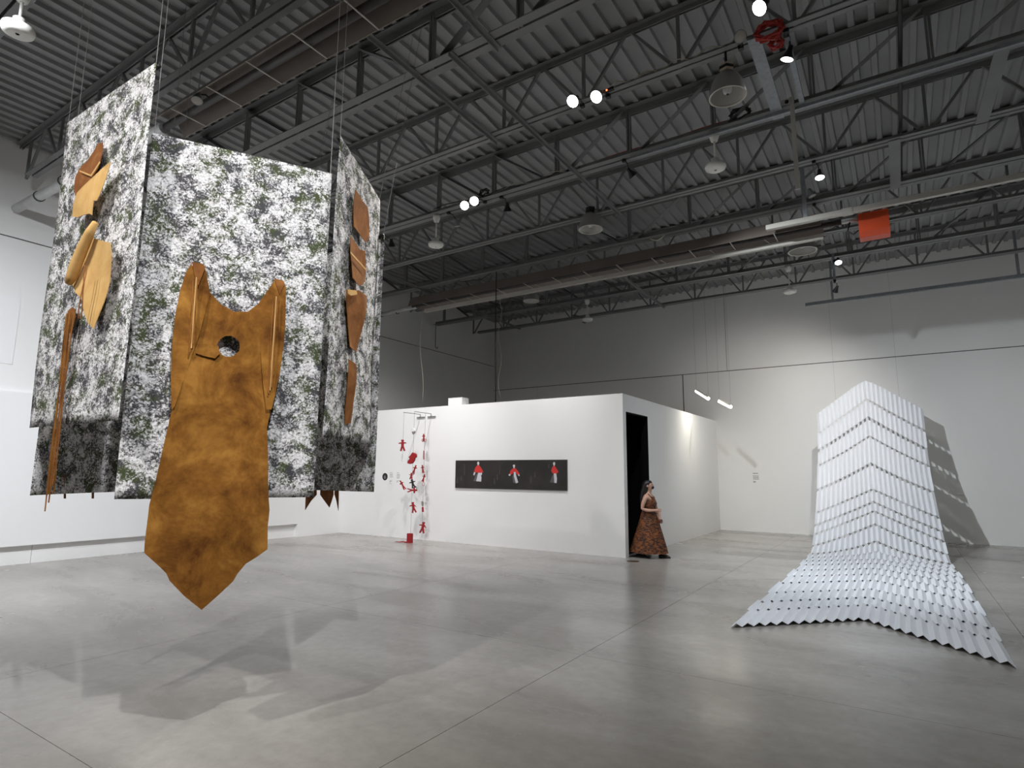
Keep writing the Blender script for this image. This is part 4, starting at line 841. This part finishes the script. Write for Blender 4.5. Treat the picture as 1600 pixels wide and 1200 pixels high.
# ================================================================== PERSON walking out of the doorway (facing +x)
def person():
    base = Vector((-4.80, 13.0, 0))
    t = thing('person', 'person in long orange patterned dress walking out of the black doorway', 'person', base)
    skin = mat('skin', (.50, .29, .21), .55)
    V = []; E = []; Rr = []
    def v(p, r): V.append(Vector(p)); Rr.append(r if isinstance(r, tuple) else (r, r)); return len(V) - 1
    def chain(start, pts):
        prev = start
        for p, r in pts:
            k = v(p, r); E.append((prev, k)); prev = k
        return prev
    pel = v((0, 0, .82), (.14, .12))
    ch_ = chain(pel, [((0, 0, .97), (.12, .10)), ((0, 0, 1.12), (.145, .11)), ((-.01, 0, 1.22), (.13, .085))])
    nk = chain(ch_, [((-.005, 0, 1.30), .055), ((.01, 0, 1.36), .048)])
    hd = chain(nk, [((.025, 0, 1.41), .068), ((.02, 0, 1.475), .088), ((.012, 0, 1.53), .070)])
    def fingers(w_, dirv, side, curl):
        dirv = Vector(dirv).normalized(); side = Vector(side).normalized(); cu = Vector(curl).normalized()
        palm = chain(w_, [(V[w_] + dirv * .045, (.030, .018))])
        for i, (o_, ln) in enumerate([(-.027, .060), (-.009, .070), (.009, .066), (.026, .052)]):
            r0 = V[palm] + side * o_ + dirv * .03
            chain(palm, [(r0, .0085), (r0 + dirv * ln * .5 + cu * .008, .008), (r0 + dirv * ln * .85 + cu * .03, .0065)])
        r0 = V[w_] + dirv * .03 - side * .032
        chain(palm, [(r0, .009), (r0 + dirv * .03 - side * .012 + cu * .01, .009), (r0 + dirv * .052 - side * .008 + cu * .02, .007)])
    sr = chain(ch_, [((-.015, -.145, 1.225), .052), ((-.055, -.195, 1.10), .046), ((-.075, -.21, .985), .038), ((.06, -.20, .955), .036), ((.165, -.15, .965), .025)])
    fingers(sr, (1, .35, .05), (0, .2, 1), (0, 1, -.2))
    sl = chain(ch_, [((-.01, .145, 1.225), .050), ((.05, .19, 1.09), .044), ((.09, .19, .975), .037), ((.17, .12, .88), .033), ((.205, .06, .82), .024)])
    fingers(sl, (.2, -.25, -1), (1, 0, .2), (0, -1, 0))
    for sy, kn, an, to in ((-1, (-.06, -.085, .46), (-.20, -.085, .09), (-.09, -.085, .035)), (1, (.10, .085, .46), (.215, .085, .085), (.33, .085, .04))):
        chain(pel, [((0, sy * .085, .74), .095), (kn, .062), (((kn[0] + an[0]) / 2 - .02, sy * .085, .28), .058), (an, .036), (to, (.03, .024))])
    me = bpy.data.meshes.new('body'); me.from_pydata(V, E, []); me.materials.append(skin)
    b = bpy.data.objects.new('body', me); COL.objects.link(b)
    sk = b.modifiers.new('skin', 'SKIN'); sk.use_smooth_shade = True
    for i, d_ in enumerate(me.skin_vertices[0].data): d_.radius = Rr[i]; d_.use_root = (i == pel)
    ss = b.modifiers.new('sub', 'SUBSURF'); ss.levels = 2; ss.render_levels = 2
    bake(b); b.data.name = 'body'
    # pull out nose, chin, eye hollows
    for q in b.data.vertices:
        c = q.co
        if c.z > 1.38 and abs(c.y) < .016 and c.x > .07:
            if 1.438 < c.z < 1.475: c.x += .020
            elif 1.39 < c.z < 1.42: c.x += .008
        if 1.475 < c.z < 1.50 and .018 < abs(c.y) < .05 and c.x > .05: c.x -= .007
    b.data.materials.clear(); b.data.materials.append(skin)
    for p in b.data.polygons: p.use_smooth = True
    b.parent = t; ORIGIN[b.name] = base
    def loft(name, rings, m, seg=40, ripple=None, cap=False):
        mb_ = MB(); vs_ = []
        for z, cx, cy, hx, hy in rings:
            for k in range(seg):
                a_ = 2 * math.pi * k / seg; rp = 1 + (ripple(a_, z) if ripple else 0)
                vs_.append(base + Vector((cx + hx * rp * math.cos(a_), cy + hy * rp * math.sin(a_), z)))
        n_ = len(rings); fs = [(j * seg + k, j * seg + (k + 1) % seg, (j + 1) * seg + (k + 1) % seg, (j + 1) * seg + k) for j in range(n_ - 1) for k in range(seg)]
        if cap: fs += [tuple(range(seg)), tuple((n_ - 1) * seg + k for k in range(seg))]
        return mb_.add(vs_, fs).build(name, m, t, True)
    dm = bpy.data.materials.new('orange_print_dress'); dm.use_nodes = True; nt = dm.node_tree; bs = nt.nodes['Principled BSDF']
    tc = nt.nodes.new('ShaderNodeTexCoord'); mp = nt.nodes.new('ShaderNodeMapping'); mp.inputs['Scale'].default_value = (1, 1, 2.2); nt.links.new(tc.outputs['Object'], mp.inputs['Vector'])
    nz = nt.nodes.new('ShaderNodeTexNoise'); nz.inputs['Scale'].default_value = 13; nz.inputs['Detail'].default_value = 3; nz.inputs['Distortion'].default_value = 1; nt.links.new(mp.outputs['Vector'], nz.inputs['Vector'])
    rp_ = nt.nodes.new('ShaderNodeValToRGB'); e = rp_.color_ramp.elements; e[0].position = .44; e[0].color = (.028, .009, .004, 1); e[1].position = .60; e[1].color = (.215, .066, .013, 1)
    nt.links.new(nz.outputs['Fac'], rp_.inputs['Fac']); nt.links.new(rp_.outputs['Color'], bs.inputs['Base Color']); bs.inputs['Roughness'].default_value = .7
    loft('dress', [(1.235, -.01, 0, .098, .10), (1.17, .0, 0, .135, .150), (1.10, .005, 0, .158, .158), (1.03, 0, 0, .145, .142), (.97, 0, 0, .138, .135), (.88, -.005, 0, .165, .165), (.74, -.01, 0, .20, .20), (.5, -.02, 0, .27, .25), (.28, -.03, 0, .335, .29), (.10, -.04, 0, .385, .32)], dm, 48,
         lambda a_, z: (.045 * math.sin(a_ * 9) + .03 * math.sin(a_ * 5 + 1)) * max(0, min(1, (.9 - z) / .6)))
    for s in (-1, 1): MB().tube([base + Vector((.085, s * .07, 1.21)), base + Vector((.02, s * .085, 1.285)), base + Vector((-.085, s * .075, 1.22))], .016, 8).build('dress_strap', dm, t, True)
    hm = mat('dark_hair', (.010, .008, .008), .35, bump=.4, bscale=120)
    loft('hair', [(1.575, -.012, 0, .02, .02), (1.568, -.012, 0, .06, .062), (1.53, -.022, 0, .100, .098), (1.48, -.040, 0, .100, .108), (1.42, -.062, 0, .088, .108), (1.35, -.085, 0, .085, .112), (1.26, -.115, 0, .080, .115), (1.16, -.135, 0, .066, .105), (1.06, -.145, 0, .048, .085), (.99, -.15, 0, .015, .04)], hm, 28, lambda a_, z: .03 * math.sin(a_ * 7 + z * 30), True)
    MB().lathe(base + Vector((.095, 0, 1.425)), (1, 0, -.1), [(.034, -.03), (.038, -.015), (.030, .01), (.012, .022), (.001, .024)], 16).build('face_mask', BLACKF, t, True)
    for s in (-1, 1):
        MB().lathe(base + Vector((.088, s * .034, 1.484)), (1, s * .3, 0), [(.001, .006), (.008, .004), (.010, 0)], 10).build('eye', BLACKM, b, True)
        MB().lathe(base + Vector((.01, s * .086, 1.455)), (0, s, 0), [(.022, 0), (.024, .006), (.012, .012), (.001, .006)], 12).build('ear', skin, b, True)
    sh = mat('black_shoe_leather', (.008, .008, .008), .35)
    for (x_, y_, a_) in ((-.16, -.085, .0), (.27, .085, .0)):
        m = MB(); vs_ = []; seg = 20; rings = [(0.0, 1.0), (.012, 1.03), (.03, 1.0), (.05, .86), (.065, .6)]
        for z, f in rings:
            for k in range(seg):
                an = 2 * math.pi * k / seg; cxx = math.cos(an); vs_.append(base + Vector((x_ + (.125 * cxx) * f - (.02 if z > .04 else 0), y_ + (.043 - .006 * cxx) * math.sin(an) * f, z)))
        n_ = len(rings); fs = [(j * seg + k, j * seg + (k + 1) % seg, (j + 1) * seg + (k + 1) % seg, (j + 1) * seg + k) for j in range(n_ - 1) for k in range(seg)] + [tuple(range(seg)), tuple((n_ - 1) * seg + k for k in range(seg))]
        m.add(vs_, fs).build('shoe', sh, t, True)
    MB().lathe(base + Vector((.215, .05, .74)), (0, 0, 1), [(.001, -.05), (.04, -.045), (.05, 0), (.04, .035), (.001, .04)], 14).build('clutch_bag', mat('brown_bag', (.14, .05, .03), .5), t, True)
    return t
pe = person(); pe.scale = (1.07, 1.07, 1.07)
dr = MB().lathe(on(989, 877, 2, 0.001), (0, 0, 1), [(.001, 0), (.13, 0), (.13, .004), (.001, .004)], 24).build('floor_box_lid', mat('brass_lid', (.14, .10, .07), .4, metal=.6), None, origin=on(989, 877, 2, 0)); tag(dr, 'small round brass floor lid in front of the doorway', 'floor lid')
